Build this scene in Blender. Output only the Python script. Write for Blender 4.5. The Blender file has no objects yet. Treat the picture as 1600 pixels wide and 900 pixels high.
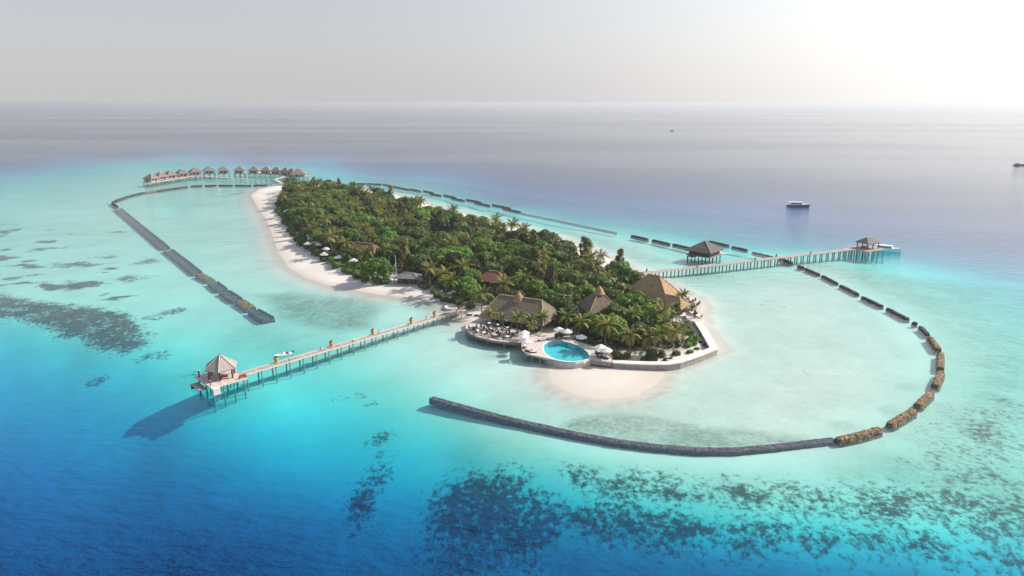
import bpy, bmesh, math, random
import numpy as np
from mathutils import Vector, Matrix

random.seed(7)
rng = np.random.default_rng(11)
SC = bpy.context.scene
COL = SC.collection
R = math.radians

# ------------------------------------------------------------------ camera
CAM_H = 60.0
FPX = 1067.0                       # focal length in pixels of a 1600 px wide frame
PITCH = math.atan(290.0 / FPX)     # horizon 290 px above the frame centre
cam_data = bpy.data.cameras.new('camera')
cam_data.sensor_fit = 'HORIZONTAL'
cam_data.sensor_width = 36.0
cam_data.lens = 36.0 * FPX / 1600.0
cam_data.clip_start = 1.0
cam_data.clip_end = 250000.0
cam = bpy.data.objects.new('camera', cam_data)
cam.location = (0, 0, CAM_H)
cam.rotation_euler = (math.pi / 2 - PITCH, 0, 0)
COL.objects.link(cam)
SC.camera = cam

# ------------------------------------------------------------------ sky, sun, exposure
SUN_EL = R(37)
HAZE = 1.55e-4                       # density of the sea air
VEIL, GLOW = 0.95, 2.6
HAZE_COL = (3.5, 3.44, 3.6)
SUN_AZ = R(20)                     # from +X towards +Y
world = bpy.data.worlds.new('World')
SC.world = world
world.use_nodes = True
wn, wl = world.node_tree.nodes, world.node_tree.links
wn.clear()
w_out = wn.new('ShaderNodeOutputWorld')
w_bg = wn.new('ShaderNodeBackground')
w_sky = wn.new('ShaderNodeTexSky')
w_sky.sky_type = 'NISHITA'
w_sky.sun_disc = False
w_sky.sun_elevation = SUN_EL
w_sky.sun_rotation = math.pi / 2 - SUN_AZ
w_sky.altitude = 60
w_sky.air_density = 1.0
w_sky.dust_density = 1.5
w_sky.ozone_density = 1.0
w_hs = wn.new('ShaderNodeHueSaturation')
w_hs.inputs['Saturation'].default_value = 1.0
wl.new(w_sky.outputs[0], w_hs.inputs['Color'])
# humid sea air: a pale veil that thickens towards the horizon and brightens towards the sun
w_geo = wn.new('ShaderNodeNewGeometry')
def w_math(op, a, b=None, clamp=False):
    k = wn.new('ShaderNodeMath'); k.operation = op; k.use_clamp = clamp
    for i, x in enumerate((a, b)):
        if x is None: continue
        if isinstance(x, (int, float)): k.inputs[i].default_value = x
        else: wl.new(x, k.inputs[i])
    return k.outputs[0]
w_tc = wn.new('ShaderNodeTexCoord')
w_sep = wn.new('ShaderNodeSeparateXYZ'); wl.new(w_tc.outputs['Generated'], w_sep.inputs[0])
w_dot = wn.new('ShaderNodeVectorMath'); w_dot.operation = 'DOT_PRODUCT'
w_dot.inputs[1].default_value = (math.cos(SUN_EL) * math.cos(SUN_AZ), math.cos(SUN_EL) * math.sin(SUN_AZ), math.sin(SUN_EL))
wl.new(w_tc.outputs['Generated'], w_dot.inputs[0])
w_veil = w_math('MULTIPLY', w_math('POWER', 0.15, w_math('MAXIMUM', w_sep.outputs[2], 0.0)), VEIL)
w_glow = w_math('MULTIPLY', w_math('POWER', w_math('MAXIMUM', w_dot.outputs['Value'], 0.0), 2.5), GLOW)
w_warm = wn.new('ShaderNodeVectorMath'); w_warm.operation = 'SCALE'
w_warm.inputs[0].default_value = (HAZE_COL[0] * 1.04, HAZE_COL[1] * 1.0, HAZE_COL[2] * 0.86)
wl.new(w_glow, w_warm.inputs['Scale'])
w_hz = wn.new('ShaderNodeVectorMath'); w_hz.operation = 'ADD'
w_hz.inputs[0].default_value = HAZE_COL
wl.new(w_warm.outputs[0], w_hz.inputs[1])
w_mix = wn.new('ShaderNodeMix'); w_mix.data_type = 'RGBA'
wl.new(w_veil, w_mix.inputs[0]); wl.new(w_hs.outputs[0], w_mix.inputs[6]); wl.new(w_hz.outputs[0], w_mix.inputs[7])
wl.new(w_mix.outputs[2], w_bg.inputs['Color'])
w_bg.inputs['Strength'].default_value = 0.12
wl.new(w_bg.outputs[0], w_out.inputs['Surface'])

sun_data = bpy.data.lights.new('sun', 'SUN')
sun_data.energy = 4.3
sun_data.angle = R(0.6)
sun_data.color = (1.0, 0.95, 0.87)
sun = bpy.data.objects.new('sun', sun_data)
sun_dir = Vector((math.cos(SUN_EL) * math.cos(SUN_AZ), math.cos(SUN_EL) * math.sin(SUN_AZ), math.sin(SUN_EL)))
sun.rotation_euler = sun_dir.to_track_quat('Z', 'Y').to_euler()
sun.location = (200, 60, 200)
COL.objects.link(sun)

SC.view_settings.view_transform = 'Standard'
SC.view_settings.look = 'None'
SC.view_settings.gamma = 1.0
SC.view_settings.exposure = 0.48
SC.render.engine = 'CYCLES'
SC.cycles.max_bounces = 8
SC.cycles.transparent_max_bounces = 12
SC.cycles.use_denoising = True
SC.cycles.denoising_prefilter = 'ACCURATE'
SC.cycles.denoising_input_passes = 'RGB_ALBEDO_NORMAL'
SC.cycles.caustics_reflective = False
SC.cycles.caustics_refractive = False

# ------------------------------------------------------------------ map reading: photograph survey point -> place on the plane z
CT, ST = math.cos(PITCH), math.sin(PITCH)
def pg(u, v, z=0.0):
    dx, dyc = (u - 800.0) / FPX, (450.0 - v) / FPX
    d = Vector((dx, CT + dyc * ST, -ST + dyc * CT))
    t = (z - CAM_H) / d.z
    return Vector((d.x * t, d.y * t, z))
def pgs(pts, z=0.0):
    return [pg(u, v, z) for u, v in pts]
def dens(pts, step=6.0):
    out = []
    for i in range(len(pts) - 1):
        a, b = pts[i], pts[i + 1]
        n = max(1, int((b - a).length / step))
        out += [a.lerp(b, k / n) for k in range(n)]
    return out + [pts[-1]]

# ------------------------------------------------------------------ node material helpers
def new_mat(name):
    m = bpy.data.materials.new(name)
    m.use_nodes = True
    n, l = m.node_tree.nodes, m.node_tree.links
    n.clear()
    o = n.new('ShaderNodeOutputMaterial')
    return m, n, l, o
def ramp(n, stops):
    r = n.new('ShaderNodeValToRGB')
    e = r.color_ramp.elements
    while len(e) < len(stops):
        e.new(0.5)
    for el, (p, c) in zip(e, stops):
        el.position = p
        el.color = (*c, 1) if len(c) == 3 else c
    return r
def surface(name, c1, c2, scale=3.0, rough=0.8, bump=0.3, stretch=(1, 1, 1), detail=5, coord='Object', vary=0.0, dist=0.02, spec=0.3):
    m, n, l, o = new_mat(name)
    b = n.new('ShaderNodeBsdfPrincipled')
    b.inputs['Roughness'].default_value = rough
    b.inputs['Specular IOR Level'].default_value = spec
    tc = n.new('ShaderNodeTexCoord')
    mp = n.new('ShaderNodeMapping')
    mp.inputs['Scale'].default_value = stretch
    l.new(tc.outputs[coord], mp.inputs['Vector'])
    nz = n.new('ShaderNodeTexNoise')
    nz.inputs['Scale'].default_value = scale
    nz.inputs['Detail'].default_value = detail
    nz.inputs['Roughness'].default_value = 0.65
    l.new(mp.outputs[0], nz.inputs['Vector'])
    r = ramp(n, [(0.3, c1), (0.7, c2)])
    l.new(nz.outputs[0], r.inputs[0])
    col = r.outputs[0]
    if vary:
        oi = n.new('ShaderNodeObjectInfo')
        mr = n.new('ShaderNodeMapRange')
        mr.inputs['To Min'].default_value = 1 - vary
        mr.inputs['To Max'].default_value = 1 + vary
        l.new(oi.outputs['Random'], mr.inputs['Value'])
        hs = n.new('ShaderNodeHueSaturation')
        l.new(col, hs.inputs['Color'])
        l.new(mr.outputs[0], hs.inputs['Value'])
        col = hs.outputs[0]
    l.new(col, b.inputs['Base Color'])
    if bump:
        bp = n.new('ShaderNodeBump')
        bp.inputs['Strength'].default_value = bump
        bp.inputs['Distance'].default_value = dist
        l.new(nz.outputs[0], bp.inputs['Height'])
        l.new(bp.outputs[0], b.inputs['Normal'])
    l.new(b.outputs[0], o.inputs['Surface'])
    return m
def foliage(name, c_dark, c_light, transl=0.3, hue=0.02, val=0.25, scale=0.5):
    m, n, l, o = new_mat(name)
    tc = n.new('ShaderNodeTexCoord')
    nz = n.new('ShaderNodeTexNoise')
    nz.inputs['Scale'].default_value = scale
    nz.inputs['Detail'].default_value = 4
    l.new(tc.outputs['Object'], nz.inputs['Vector'])
    r = ramp(n, [(0.32, c_dark), (0.68, c_light)])
    l.new(nz.outputs[0], r.inputs[0])
    oi = n.new('ShaderNodeObjectInfo')
    hs = n.new('ShaderNodeHueSaturation')
    mr = n.new('ShaderNodeMapRange')
    mr.inputs['To Min'].default_value = 0.5 - hue
    mr.inputs['To Max'].default_value = 0.5 + hue
    l.new(oi.outputs['Random'], mr.inputs['Value'])
    l.new(mr.outputs[0], hs.inputs['Hue'])
    wn_ = n.new('ShaderNodeTexWhiteNoise')
    wn_.noise_dimensions = '1D'
    l.new(oi.outputs['Random'], wn_.inputs['W'])
    m2 = n.new('ShaderNodeMapRange')
    m2.inputs['To Min'].default_value = 1 - val
    m2.inputs['To Max'].default_value = 1 + val
    l.new(wn_.outputs['Value'], m2.inputs['Value'])
    l.new(m2.outputs[0], hs.inputs['Value'])
    l.new(r.outputs[0], hs.inputs['Color'])
    b = n.new('ShaderNodeBsdfPrincipled')
    b.inputs['Roughness'].default_value = 0.5
    b.inputs['Specular IOR Level'].default_value = 0.35
    l.new(hs.outputs[0], b.inputs['Base Color'])
    t = n.new('ShaderNodeBsdfTranslucent')
    l.new(hs.outputs[0], t.inputs['Color'])
    mx = n.new('ShaderNodeMixShader')
    mx.inputs[0].default_value = transl
    l.new(b.outputs[0], mx.inputs[1])
    l.new(t.outputs[0], mx.inputs[2])
    l.new(mx.outputs[0], o.inputs['Surface'])
    return m

M = {}
M['thatch'] = surface('thatch', (0.115, 0.088, 0.064), (0.27, 0.21, 0.15), 2.2, 0.95, 0.9, (1, 1, 0.35), 8, dist=0.15)
M['thatch_tan'] = surface('thatch_tan', (0.23, 0.145, 0.075), (0.50, 0.33, 0.185), 2.2, 0.95, 0.9, (1, 1, 0.35), 8, dist=0.15)
M['shingle'] = surface('shingle', (0.13, 0.105, 0.095), (0.30, 0.25, 0.225), 2.5, 0.9, 0.6, (1, 1, 2.5), 7, dist=0.08)
M['shingle_dark'] = surface('shingle_dark', (0.085, 0.072, 0.068), (0.19, 0.16, 0.15), 2.5, 0.9, 0.6, (1, 1, 2.5), 7, dist=0.08)
M['shingle_pale'] = surface('shingle_pale', (0.24, 0.20, 0.18), (0.46, 0.40, 0.36), 2.5, 0.9, 0.6, (1, 1, 2.5), 7, dist=0.08)
M['tile_red'] = surface('tile_red', (0.13, 0.058, 0.038), (0.25, 0.115, 0.075), 2.5, 0.85, 0.5, (1, 1, 2), 6, dist=0.06)
M['tile_grey'] = surface('tile_grey', (0.11, 0.115, 0.12), (0.21, 0.215, 0.22), 1.5, 0.85, 0.4)
M['ridge'] = surface('ridge', (0.42, 0.36, 0.31), (0.60, 0.53, 0.47), 3.0, 0.85, 0.2)
M['ridge_tan'] = surface('ridge_tan', (0.34, 0.25, 0.16), (0.48, 0.37, 0.25), 3.0, 0.9, 0.3)
def plank_mat(name, c1, c2, per_m=5.0, axis=0):
    m, n, l, o = new_mat(name)
    b = n.new('ShaderNodeBsdfPrincipled')
    b.inputs['Roughness'].default_value = 0.8
    b.inputs['Specular IOR Level'].default_value = 0.25
    tc = n.new('ShaderNodeTexCoord')
    sp = n.new('ShaderNodeSeparateXYZ')
    l.new(tc.outputs['Object'], sp.inputs[0])
    mu = n.new('ShaderNodeMath'); mu.operation = 'MULTIPLY'; mu.inputs[1].default_value = per_m
    l.new(sp.outputs[axis], mu.inputs[0])
    fl = n.new('ShaderNodeMath'); fl.operation = 'FLOOR'
    l.new(mu.outputs[0], fl.inputs[0])
    wn_ = n.new('ShaderNodeTexWhiteNoise'); wn_.noise_dimensions = '1D'
    l.new(fl.outputs[0], wn_.inputs['W'])
    nz = n.new('ShaderNodeTexNoise'); nz.inputs['Scale'].default_value = 0.6; nz.inputs['Detail'].default_value = 6
    l.new(tc.outputs['Object'], nz.inputs['Vector'])
    ad = n.new('ShaderNodeMath'); ad.operation = 'MULTIPLY_ADD'; ad.inputs[1].default_value = 0.55
    l.new(wn_.outputs['Value'], ad.inputs[0])
    sc = n.new('ShaderNodeMath'); sc.operation = 'MULTIPLY'; sc.inputs[1].default_value = 0.5
    l.new(nz.outputs[0], sc.inputs[0])
    l.new(sc.outputs[0], ad.inputs[2])
    r = ramp(n, [(0.15, c1), (0.8, c2)])
    l.new(ad.outputs[0], r.inputs[0])
    l.new(r.outputs[0], b.inputs['Base Color'])
    l.new(b.outputs[0], o.inputs['Surface'])
    return m
M['plank'] = plank_mat('weathered_plank', (0.24, 0.185, 0.165), (0.46, 0.38, 0.345))
M['plank_light'] = plank_mat('pale_plank', (0.42, 0.34, 0.30), (0.64, 0.55, 0.50))
M['timber'] = surface('timber', (0.20, 0.145, 0.115), (0.36, 0.28, 0.235), 2.0, 0.8, 0.3)
M['timber_pale'] = surface('timber_pale', (0.55, 0.46, 0.41), (0.72, 0.62, 0.56), 1.5, 0.75, 0.2)
M['timber_red'] = surface('timber_red', (0.09, 0.03, 0.026), (0.17, 0.06, 0.05), 2.0, 0.6, 0.2)
M['timber_dark'] = surface('timber_dark', (0.045, 0.037, 0.034), (0.10, 0.082, 0.074), 2.0, 0.7, 0.3)
M['concrete'] = surface('concrete', (0.42, 0.385, 0.355), (0.60, 0.56, 0.52), 0.8, 0.85, 0.25)
M['pile'] = surface('weathered_pile', (0.26, 0.25, 0.22), (0.46, 0.44, 0.40), 1.2, 0.9, 0.3)
M['concrete_pale'] = surface('concrete_pale', (0.58, 0.53, 0.495), (0.74, 0.69, 0.65), 0.7, 0.85, 0.2)
M['stone_wall'] = surface('stone_wall', (0.24, 0.215, 0.19), (0.46, 0.415, 0.37), 1.4, 0.9, 0.5, dist=0.06)
M['pink_stone'] = surface('pink_stone', (0.48, 0.40, 0.36), (0.64, 0.555, 0.51), 1.0, 0.7, 0.15)
M['white'] = surface('white_paint', (0.74, 0.73, 0.71), (0.82, 0.81, 0.79), 1.0, 0.5, 0.05, spec=0.5)
M['canvas'] = surface('white_canvas', (0.74, 0.71, 0.66), (0.84, 0.82, 0.78), 1.5, 0.85, 0.1)
M['plaster'] = surface('villa_plaster', (0.50, 0.40, 0.34), (0.66, 0.55, 0.48), 1.0, 0.85, 0.1)
M['hull_blue'] = surface('hull_blue', (0.02, 0.05, 0.10), (0.035, 0.075, 0.14), 1.0, 0.35, 0.0, spec=0.5)
M['hull_teal'] = surface('hull_teal', (0.02, 0.12, 0.15), (0.03, 0.16, 0.20), 1.0, 0.35, 0.0, spec=0.5)
M['glass'] = surface('dark_glass', (0.02, 0.025, 0.035), (0.035, 0.045, 0.06), 1.0, 0.12, 0.0, spec=0.6)
M['black'] = surface('black_wicker', (0.018, 0.017, 0.018), (0.045, 0.042, 0.042), 4.0, 0.7, 0.2)
M['brown_wicker'] = surface('brown_wicker', (0.07, 0.05, 0.042), (0.15, 0.11, 0.09), 4.0, 0.8, 0.2)
M['red'] = surface('red_paint', (0.30, 0.045, 0.035), (0.42, 0.075, 0.055), 2.0, 0.6, 0.1)
M['orange'] = surface('orange_glaze', (0.50, 0.22, 0.03), (0.68, 0.33, 0.05), 2.0, 0.5, 0.1)
M['mast'] = surface('mint_mast', (0.50, 0.66, 0.56), (0.66, 0.78, 0.70), 1.0, 0.4, 0.0)
M['cushion'] = surface('cushion', (0.60, 0.56, 0.50), (0.76, 0.72, 0.66), 2.0, 0.9, 0.1)
M['bark'] = surface('bark', (0.085, 0.065, 0.05), (0.19, 0.155, 0.12), 3.0, 0.95, 0.5, (1, 1, 0.3))
M['palm_bark'] = surface('palm_bark', (0.16, 0.135, 0.11), (0.33, 0.285, 0.24), 3.0, 0.95, 0.5, (0.4, 0.4, 3))
M['palm'] = foliage('palm_leaf', (0.084, 0.120, 0.017), (0.217, 0.259, 0.045), 0.32, 0.018, 0.3)
M['palm_gold'] = foliage('palm_leaf_golden', (0.161, 0.165, 0.027), (0.342, 0.316, 0.068), 0.35, 0.018, 0.25)
M['leaf'] = foliage('leaf_green', (0.046, 0.084, 0.014), (0.143, 0.203, 0.036), 0.25, 0.022, 0.35)
M['leaf_bright'] = foliage('leaf_bright', (0.070, 0.148, 0.014), (0.195, 0.320, 0.037), 0.3, 0.02, 0.25)
M['leaf_olive'] = foliage('leaf_olive', (0.101, 0.105, 0.024), (0.228, 0.215, 0.051), 0.2, 0.02, 0.25)
M['leaf_dark'] = foliage('leaf_dark', (0.028, 0.050, 0.011), (0.076, 0.110, 0.024), 0.2, 0.02, 0.25)
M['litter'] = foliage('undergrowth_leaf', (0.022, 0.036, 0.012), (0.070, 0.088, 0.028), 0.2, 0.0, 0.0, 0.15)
def rock_mat(name, stops, bump=1.0):
    m, n, l, o = new_mat(name)
    b = n.new('ShaderNodeBsdfPrincipled')
    b.inputs['Roughness'].default_value = 0.9
    b.inputs['Specular IOR Level'].default_value = 0.2
    tc = n.new('ShaderNodeTexCoord')
    vo = n.new('ShaderNodeTexVoronoi'); vo.inputs['Scale'].default_value = 1.9
    nz = n.new('ShaderNodeTexNoise'); nz.inputs['Scale'].default_value = 1.1; nz.inputs['Detail'].default_value = 7
    l.new(tc.outputs['Object'], vo.inputs['Vector']); l.new(tc.outputs['Object'], nz.inputs['Vector'])
    sp = n.new('ShaderNodeSeparateColor'); l.new(vo.outputs['Color'], sp.inputs[0])
    mx = n.new('ShaderNodeMath'); mx.operation = 'MULTIPLY_ADD'; mx.inputs[1].default_value = 0.4
    l.new(sp.outputs[0], mx.inputs[0])
    h = n.new('ShaderNodeMath'); h.operation = 'MULTIPLY'; h.inputs[1].default_value = 0.65
    l.new(nz.outputs[0], h.inputs[0]); l.new(h.outputs[0], mx.inputs[2])
    r = ramp(n, stops); l.new(mx.outputs[0], r.inputs[0])
    l.new(r.outputs[0], b.inputs['Base Color'])
    bp = n.new('ShaderNodeBump'); bp.inputs['Strength'].default_value = bump; bp.inputs['Distance'].default_value = 0.25
    l.new(vo.outputs['Distance'], bp.inputs['Height']); l.new(bp.outputs[0], b.inputs['Normal'])
    l.new(b.outputs[0], o.inputs['Surface'])
    return m
M['rock_brown'] = rock_mat('rock_brown', [(0.2, (0.06, 0.038, 0.022)), (0.5, (0.185, 0.125, 0.072)), (0.8, (0.33, 0.245, 0.15))])
M['rock_grey'] = rock_mat('rock_grey', [(0.2, (0.035, 0.030, 0.030)), (0.5, (0.082, 0.070, 0.070)), (0.8, (0.14, 0.12, 0.118))])
M['rock_purple'] = rock_mat('rock_purple', [(0.2, (0.045, 0.041, 0.050)), (0.5, (0.085, 0.077, 0.092)), (0.8, (0.135, 0.122, 0.14))], 0.6)
M['rock_dark'] = rock_mat('rock_dark', [(0.2, (0.028, 0.028, 0.026)), (0.5, (0.062, 0.058, 0.050)), (0.8, (0.11, 0.10, 0.085))])

# ------------------------------------------------------------------ mesh helpers
class MB:
    def __init__(s):
        s.v, s.f = [], []
    def add(s, vs, fs):
        k = len(s.v)
        s.v += [tuple(p) for p in vs]
        s.f += [tuple(i + k for i in q) for q in fs]
        return s
    def box(s, c, d, rz=0.0, taper=1.0):
        cx, cy, cz = c; sx, sy, sz = d[0] / 2, d[1] / 2, d[2] / 2
        ca, sa = math.cos(rz), math.sin(rz)
        vs = []
        for z in (-1, 1):
            t = 1 if z < 0 else taper
            for x, y in ((-1, -1), (1, -1), (1, 1), (-1, 1)):
                X, Y = x * sx * t, y * sy * t
                vs.append((cx + X * ca - Y * sa, cy + X * sa + Y * ca, cz + z * sz))
        return s.add(vs, [(3, 2, 1, 0), (4, 5, 6, 7), (0, 1, 5, 4), (1, 2, 6, 5), (2, 3, 7, 6), (3, 0, 4, 7)])
    def prism(s, pts, z0, z1):
        n = len(pts)
        a = sum(pts[i][0] * pts[(i + 1) % n][1] - pts[(i + 1) % n][0] * pts[i][1] for i in range(n))
        if a < 0:
            pts = list(reversed(pts))
        vs = [(p[0], p[1], z0) for p in pts] + [(p[0], p[1], z1) for p in pts]
        fs = [tuple(range(n - 1, -1, -1)), tuple(range(n, 2 * n))]
        fs += [(i, (i + 1) % n, n + (i + 1) % n, n + i) for i in range(n)]
        return s.add(vs, fs)
    def tube(s, pts, rad, n=6, cap=True):
        pts = [Vector(p) for p in pts]
        if not hasattr(rad, '__len__'):
            rad = [rad] * len(pts)
        k0 = len(s.v)
        for i, p in enumerate(pts):
            d = (pts[min(i + 1, len(pts) - 1)] - pts[max(i - 1, 0)]).normalized()
            a = d.cross(Vector((0, 0, 1)) if abs(d.z) < 0.9 else Vector((1, 0, 0))).normalized()
            b = d.cross(a)
            for k in range(n):
                t = 2 * math.pi * k / n
                s.v.append(tuple(p + (a * math.cos(t) + b * math.sin(t)) * rad[i]))
        for i in range(len(pts) - 1):
            for k in range(n):
                s.f.append((k0 + i * n + k, k0 + i * n + (k + 1) % n, k0 + (i + 1) * n + (k + 1) % n, k0 + (i + 1) * n + k))
        if cap:
            s.f.append(tuple(k0 + k for k in range(n - 1, -1, -1)))
            s.f.append(tuple(k0 + (len(pts) - 1) * n + k for k in range(n)))
        return s
    def lathe(s, prof, n=12, c=(0, 0, 0)):
        k0 = len(s.v)
        for r, z in prof:
            for k in range(n):
                t = 2 * math.pi * k / n
                s.v.append((c[0] + r * math.cos(t), c[1] + r * math.sin(t), c[2] + z))
        for i in range(len(prof) - 1):
            for k in range(n):
                s.f.append((k0 + i * n + k, k0 + i * n + (k + 1) % n, k0 + (i + 1) * n + (k + 1) % n, k0 + (i + 1) * n + k))
        return s
    def mesh(s, name, mat, smooth=False):
        me = bpy.data.meshes.new(name)
        me.from_pydata(s.v, [], s.f)
        if mat is not None:
            me.materials.append(mat if not isinstance(mat, str) else M[mat])
        if smooth:
            me.polygons.foreach_set('use_smooth', [True] * len(me.polygons))
        me.update()
        return me
    def build(s, name, mat, parent=None, smooth=False):
        return put(name, s.mesh(name, mat, smooth), parent)
def put(name, me, parent=None, loc=(0, 0, 0), rot=(0, 0, 0), scale=None):
    o = bpy.data.objects.new(name, me)
    COL.objects.link(o)
    o.parent = parent
    o.location = loc
    o.rotation_euler = rot
    if scale is not None:
        o.scale = (scale,) * 3 if not hasattr(scale, '__len__') else scale
    return o
def tag(o, label=None, cat=None, group=None, kind=None):
    if label: o['label'] = label
    if cat: o['category'] = cat
    if group: o['group'] = group
    if kind: o['kind'] = kind
    return o
LAST = [None]
def thing(name, label, cat, loc=(0, 0, 0), rz=0.0, group=None, scale=None):
    LAST[0] = tag(put(name, None, None, loc, (0, 0, rz), scale), label, cat, group)
    return LAST[0]
def copy_tree(o, parent=None):
    c = o.copy()
    COL.objects.link(c)
    c.parent = parent
    for ch in list(o.children):
        copy_tree(ch, c)
    return c
_ONE = ['first', 'second', 'third', 'fourth', 'fifth', 'sixth', 'seventh', 'eighth', 'ninth', 'tenth', 'eleventh', 'twelfth', 'thirteenth', 'fourteenth', 'fifteenth', 'sixteenth', 'seventeenth', 'eighteenth', 'nineteenth']
_TEN = ['twenty', 'thirty', 'forty', 'fifty', 'sixty', 'seventy', 'eighty', 'ninety']
ORD = _ONE + [(w[:-1] + 'ieth') if k == -1 else w + ' ' + _ONE[k] for w in _TEN for k in range(-1, 9)]

# ------------------------------------------------------------------ outlines on the ground
SHORE = pgs([(432, 290), (404, 296), (392, 305), (402, 322), (416, 342), (424, 362), (431, 382), (440, 402), (452, 418), (475, 432), (505, 443), (545, 452),
             (590, 460), (640, 465), (680, 470), (700, 476), (706, 486), (716, 496), (732, 506), (770, 512), (815, 520), (850, 540), (880, 560), (925, 568), (985, 571),
             (1045, 571), (1070, 567), (1122, 546), (1108, 525), (1096, 503), (1094, 490), (1098, 478), (1092, 470), (1068, 456), (1040, 444), (1015, 434), (985, 420),
             (962, 408), (930, 394), (900, 381), (868, 371), (830, 361), (770, 346), (700, 328), (620, 305), (550, 293), (490, 287)])
SPIT = pgs([(862, 566), (854, 580), (858, 594), (872, 606), (895, 616), (925, 623), (960, 624), (995, 618), (1020, 606), (1034, 594), (1040, 582), (1036, 570), (960, 562)])
FOREST = pgs([(450, 299), (440, 312), (437, 326), (446, 344), (462, 364), (478, 384), (506, 402), (530, 416), (560, 430), (590, 440), (620, 436), (655, 440), (672, 452),
              (700, 464), (716, 474), (748, 480), (790, 486), (850, 505), (880, 526), (910, 534), (938, 546), (962, 552), (1005, 556), (1058, 551), (1078, 541), (1066, 522),
              (1046, 504), (1034, 490), (1020, 472), (1000, 452), (985, 442), (960, 430), (900, 408), (840, 386), (760, 365), (680, 345), (600, 318), (520, 301)])
def sdist(P, poly):
    """signed distance (+ outside) from points P (n,2) to a closed outline"""
    A = np.array([(p[0], p[1]) for p in poly]); B = np.roll(A, -1, axis=0)
    best = np.full(len(P), 1e18); inside = np.zeros(len(P), bool)
    for a, b in zip(A, B):
        ab = b - a; ap = P - a
        t = np.clip((ap @ ab) / (ab @ ab + 1e-12), 0, 1)
        q = ap - t[:, None] * ab
        best = np.minimum(best, (q * q).sum(1))
        c = (a[1] > P[:, 1]) != (b[1] > P[:, 1])
        with np.errstate(divide='ignore', invalid='ignore'):
            xi = (b[0] - a[0]) * (P[:, 1] - a[1]) / (b[1] - a[1] + 1e-12) + a[0]
        inside ^= c & (P[:, 0] < xi)
    d = np.sqrt(best)
    return np.where(inside, -d, d)

# survey of the water depth: (u, v, metres)
SOUND = [(250, 340, 1.3), (350, 340, 1.15), (400, 400, .9), (300, 400, 1.3), (470, 470, 1.2), (600, 500, 1.1), (500, 540, 1.9), (420, 540, 2.4), (700, 560, .85), (650, 600, 1.7),
         (560, 560, 1.8), (800, 600, .65), (760, 560, .75), (850, 640, .75), (1100, 640, .6), (1200, 560, .6), (1250, 480, .65), (1150, 480, .6), (1300, 600, .5), (1100, 430, 1.1),
         (1400, 660, .95), (1300, 420, .9), (1380, 520, .8), (1440, 580, .9), (1200, 660, .5), (950, 670, .7), (1060, 560, .5), (1000, 640, .5), (1200, 420, 1.1),
         (50, 350, 1.5), (150, 350, 1.25), (100, 400, 1.35), (200, 450, 1.4), (300, 500, 1.7), (0, 300, 2.4), (100, 280, 3.2), (200, 258, 3.0), (0, 262, 9), (300, 252, 5), (100, 240, 14),
         (0, 470, 1.3), (100, 490, 1.6), (180, 515, 1.9), (0, 508, 4.5), (100, 532, 5), (200, 560, 5.2), (280, 588, 4.4), (0, 560, 8), (100, 600, 9), (200, 640, 10), (0, 650, 13), (0, 750, 18),
         (0, 890, 26), (200, 750, 18), (200, 890, 30), (300, 622, 5.0), (350, 640, 5.4), (350, 600, 3.6), (400, 585, 2.7), (420, 615, 3.4), (400, 700, 9), (400, 800, 18), (400, 890, 30), (500, 640, 5), (600, 630, 3.2),
         (680, 652, 2.6), (550, 600, 2.9), (480, 588, 3.2), (600, 700, 6.5), (600, 800, 16), (600, 890, 30), (700, 690, 4.2), (760, 690, 2.2), (720, 750, 7.5), (850, 740, 4), (800, 700, 1.9),
         (850, 800, 10), (850, 890, 26), (1000, 720, 1.3), (1000, 770, 3), (1000, 820, 8.5), (1000, 890, 22), (1200, 740, 1.3), (1200, 790, 2.4), (1200, 840, 7.5), (1200, 890, 15), (1400, 740, 1.6),
         (1400, 800, 2.4), (1400, 850, 6.5), (1400, 890, 11), (1600, 700, 1.5), (1600, 800, 2.2), (1600, 850, 5), (1600, 890, 8.5), (1500, 600, 1.3), (1600, 600, 1.8), (1500, 500, 1.7),
         (1600, 500, 2.8), (1600, 400, 9), (1500, 420, 5), (1410, 440, 2.2), (1400, 372, 9), (1300, 360, 10), (1200, 366, 7), (1100, 358, 6), (1000, 346, 5), (1000, 384, 1.1), (900, 362, 1.4),
         (900, 336, 6), (800, 328, 3.0), (700, 302, 4.5), (660, 312, 1.0), (600, 283, 3.5), (560, 272, 6), (480, 264, 4), (400, 256, 5), (350, 272, 2.2), (250, 278, 2.0), (300, 300, 1.3),
         (200, 300, 1.4), (120, 315, 1.6), (420, 276, 2.4), (1000, 310, 14), (800, 290, 16), (600, 250, 20), (400, 235, 22), (200, 225, 28), (0, 225, 34), (1200, 320, 14), (1400, 330, 18),
         (1600, 330, 24), (1000, 240, 32), (600, 210, 34), (1400, 240, 34), (0, 180, 40), (800, 180, 40), (1600, 180, 40), (275, 323, 2.6), (252, 323, 1.35), (298, 323, 1.35)]
SU = np.array([(a, b * 2.0) for a, b, _ in SOUND]); SD = np.log(np.array([c for *_, c in SOUND]))
_r = np.sqrt(((SU[:, None] - SU[None]) ** 2).sum(2))
SW = np.linalg.solve(_r + np.eye(len(SU)) * -6.0, SD - SD.mean())
def to_uv(X, Y, Z=0.0):
    zc = np.maximum(Y * CT - (Z - CAM_H) * ST, 12.0)
    return 800 + FPX * X / zc, 450 - FPX * (Y * ST + (Z - CAM_H) * CT) / zc
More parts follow.
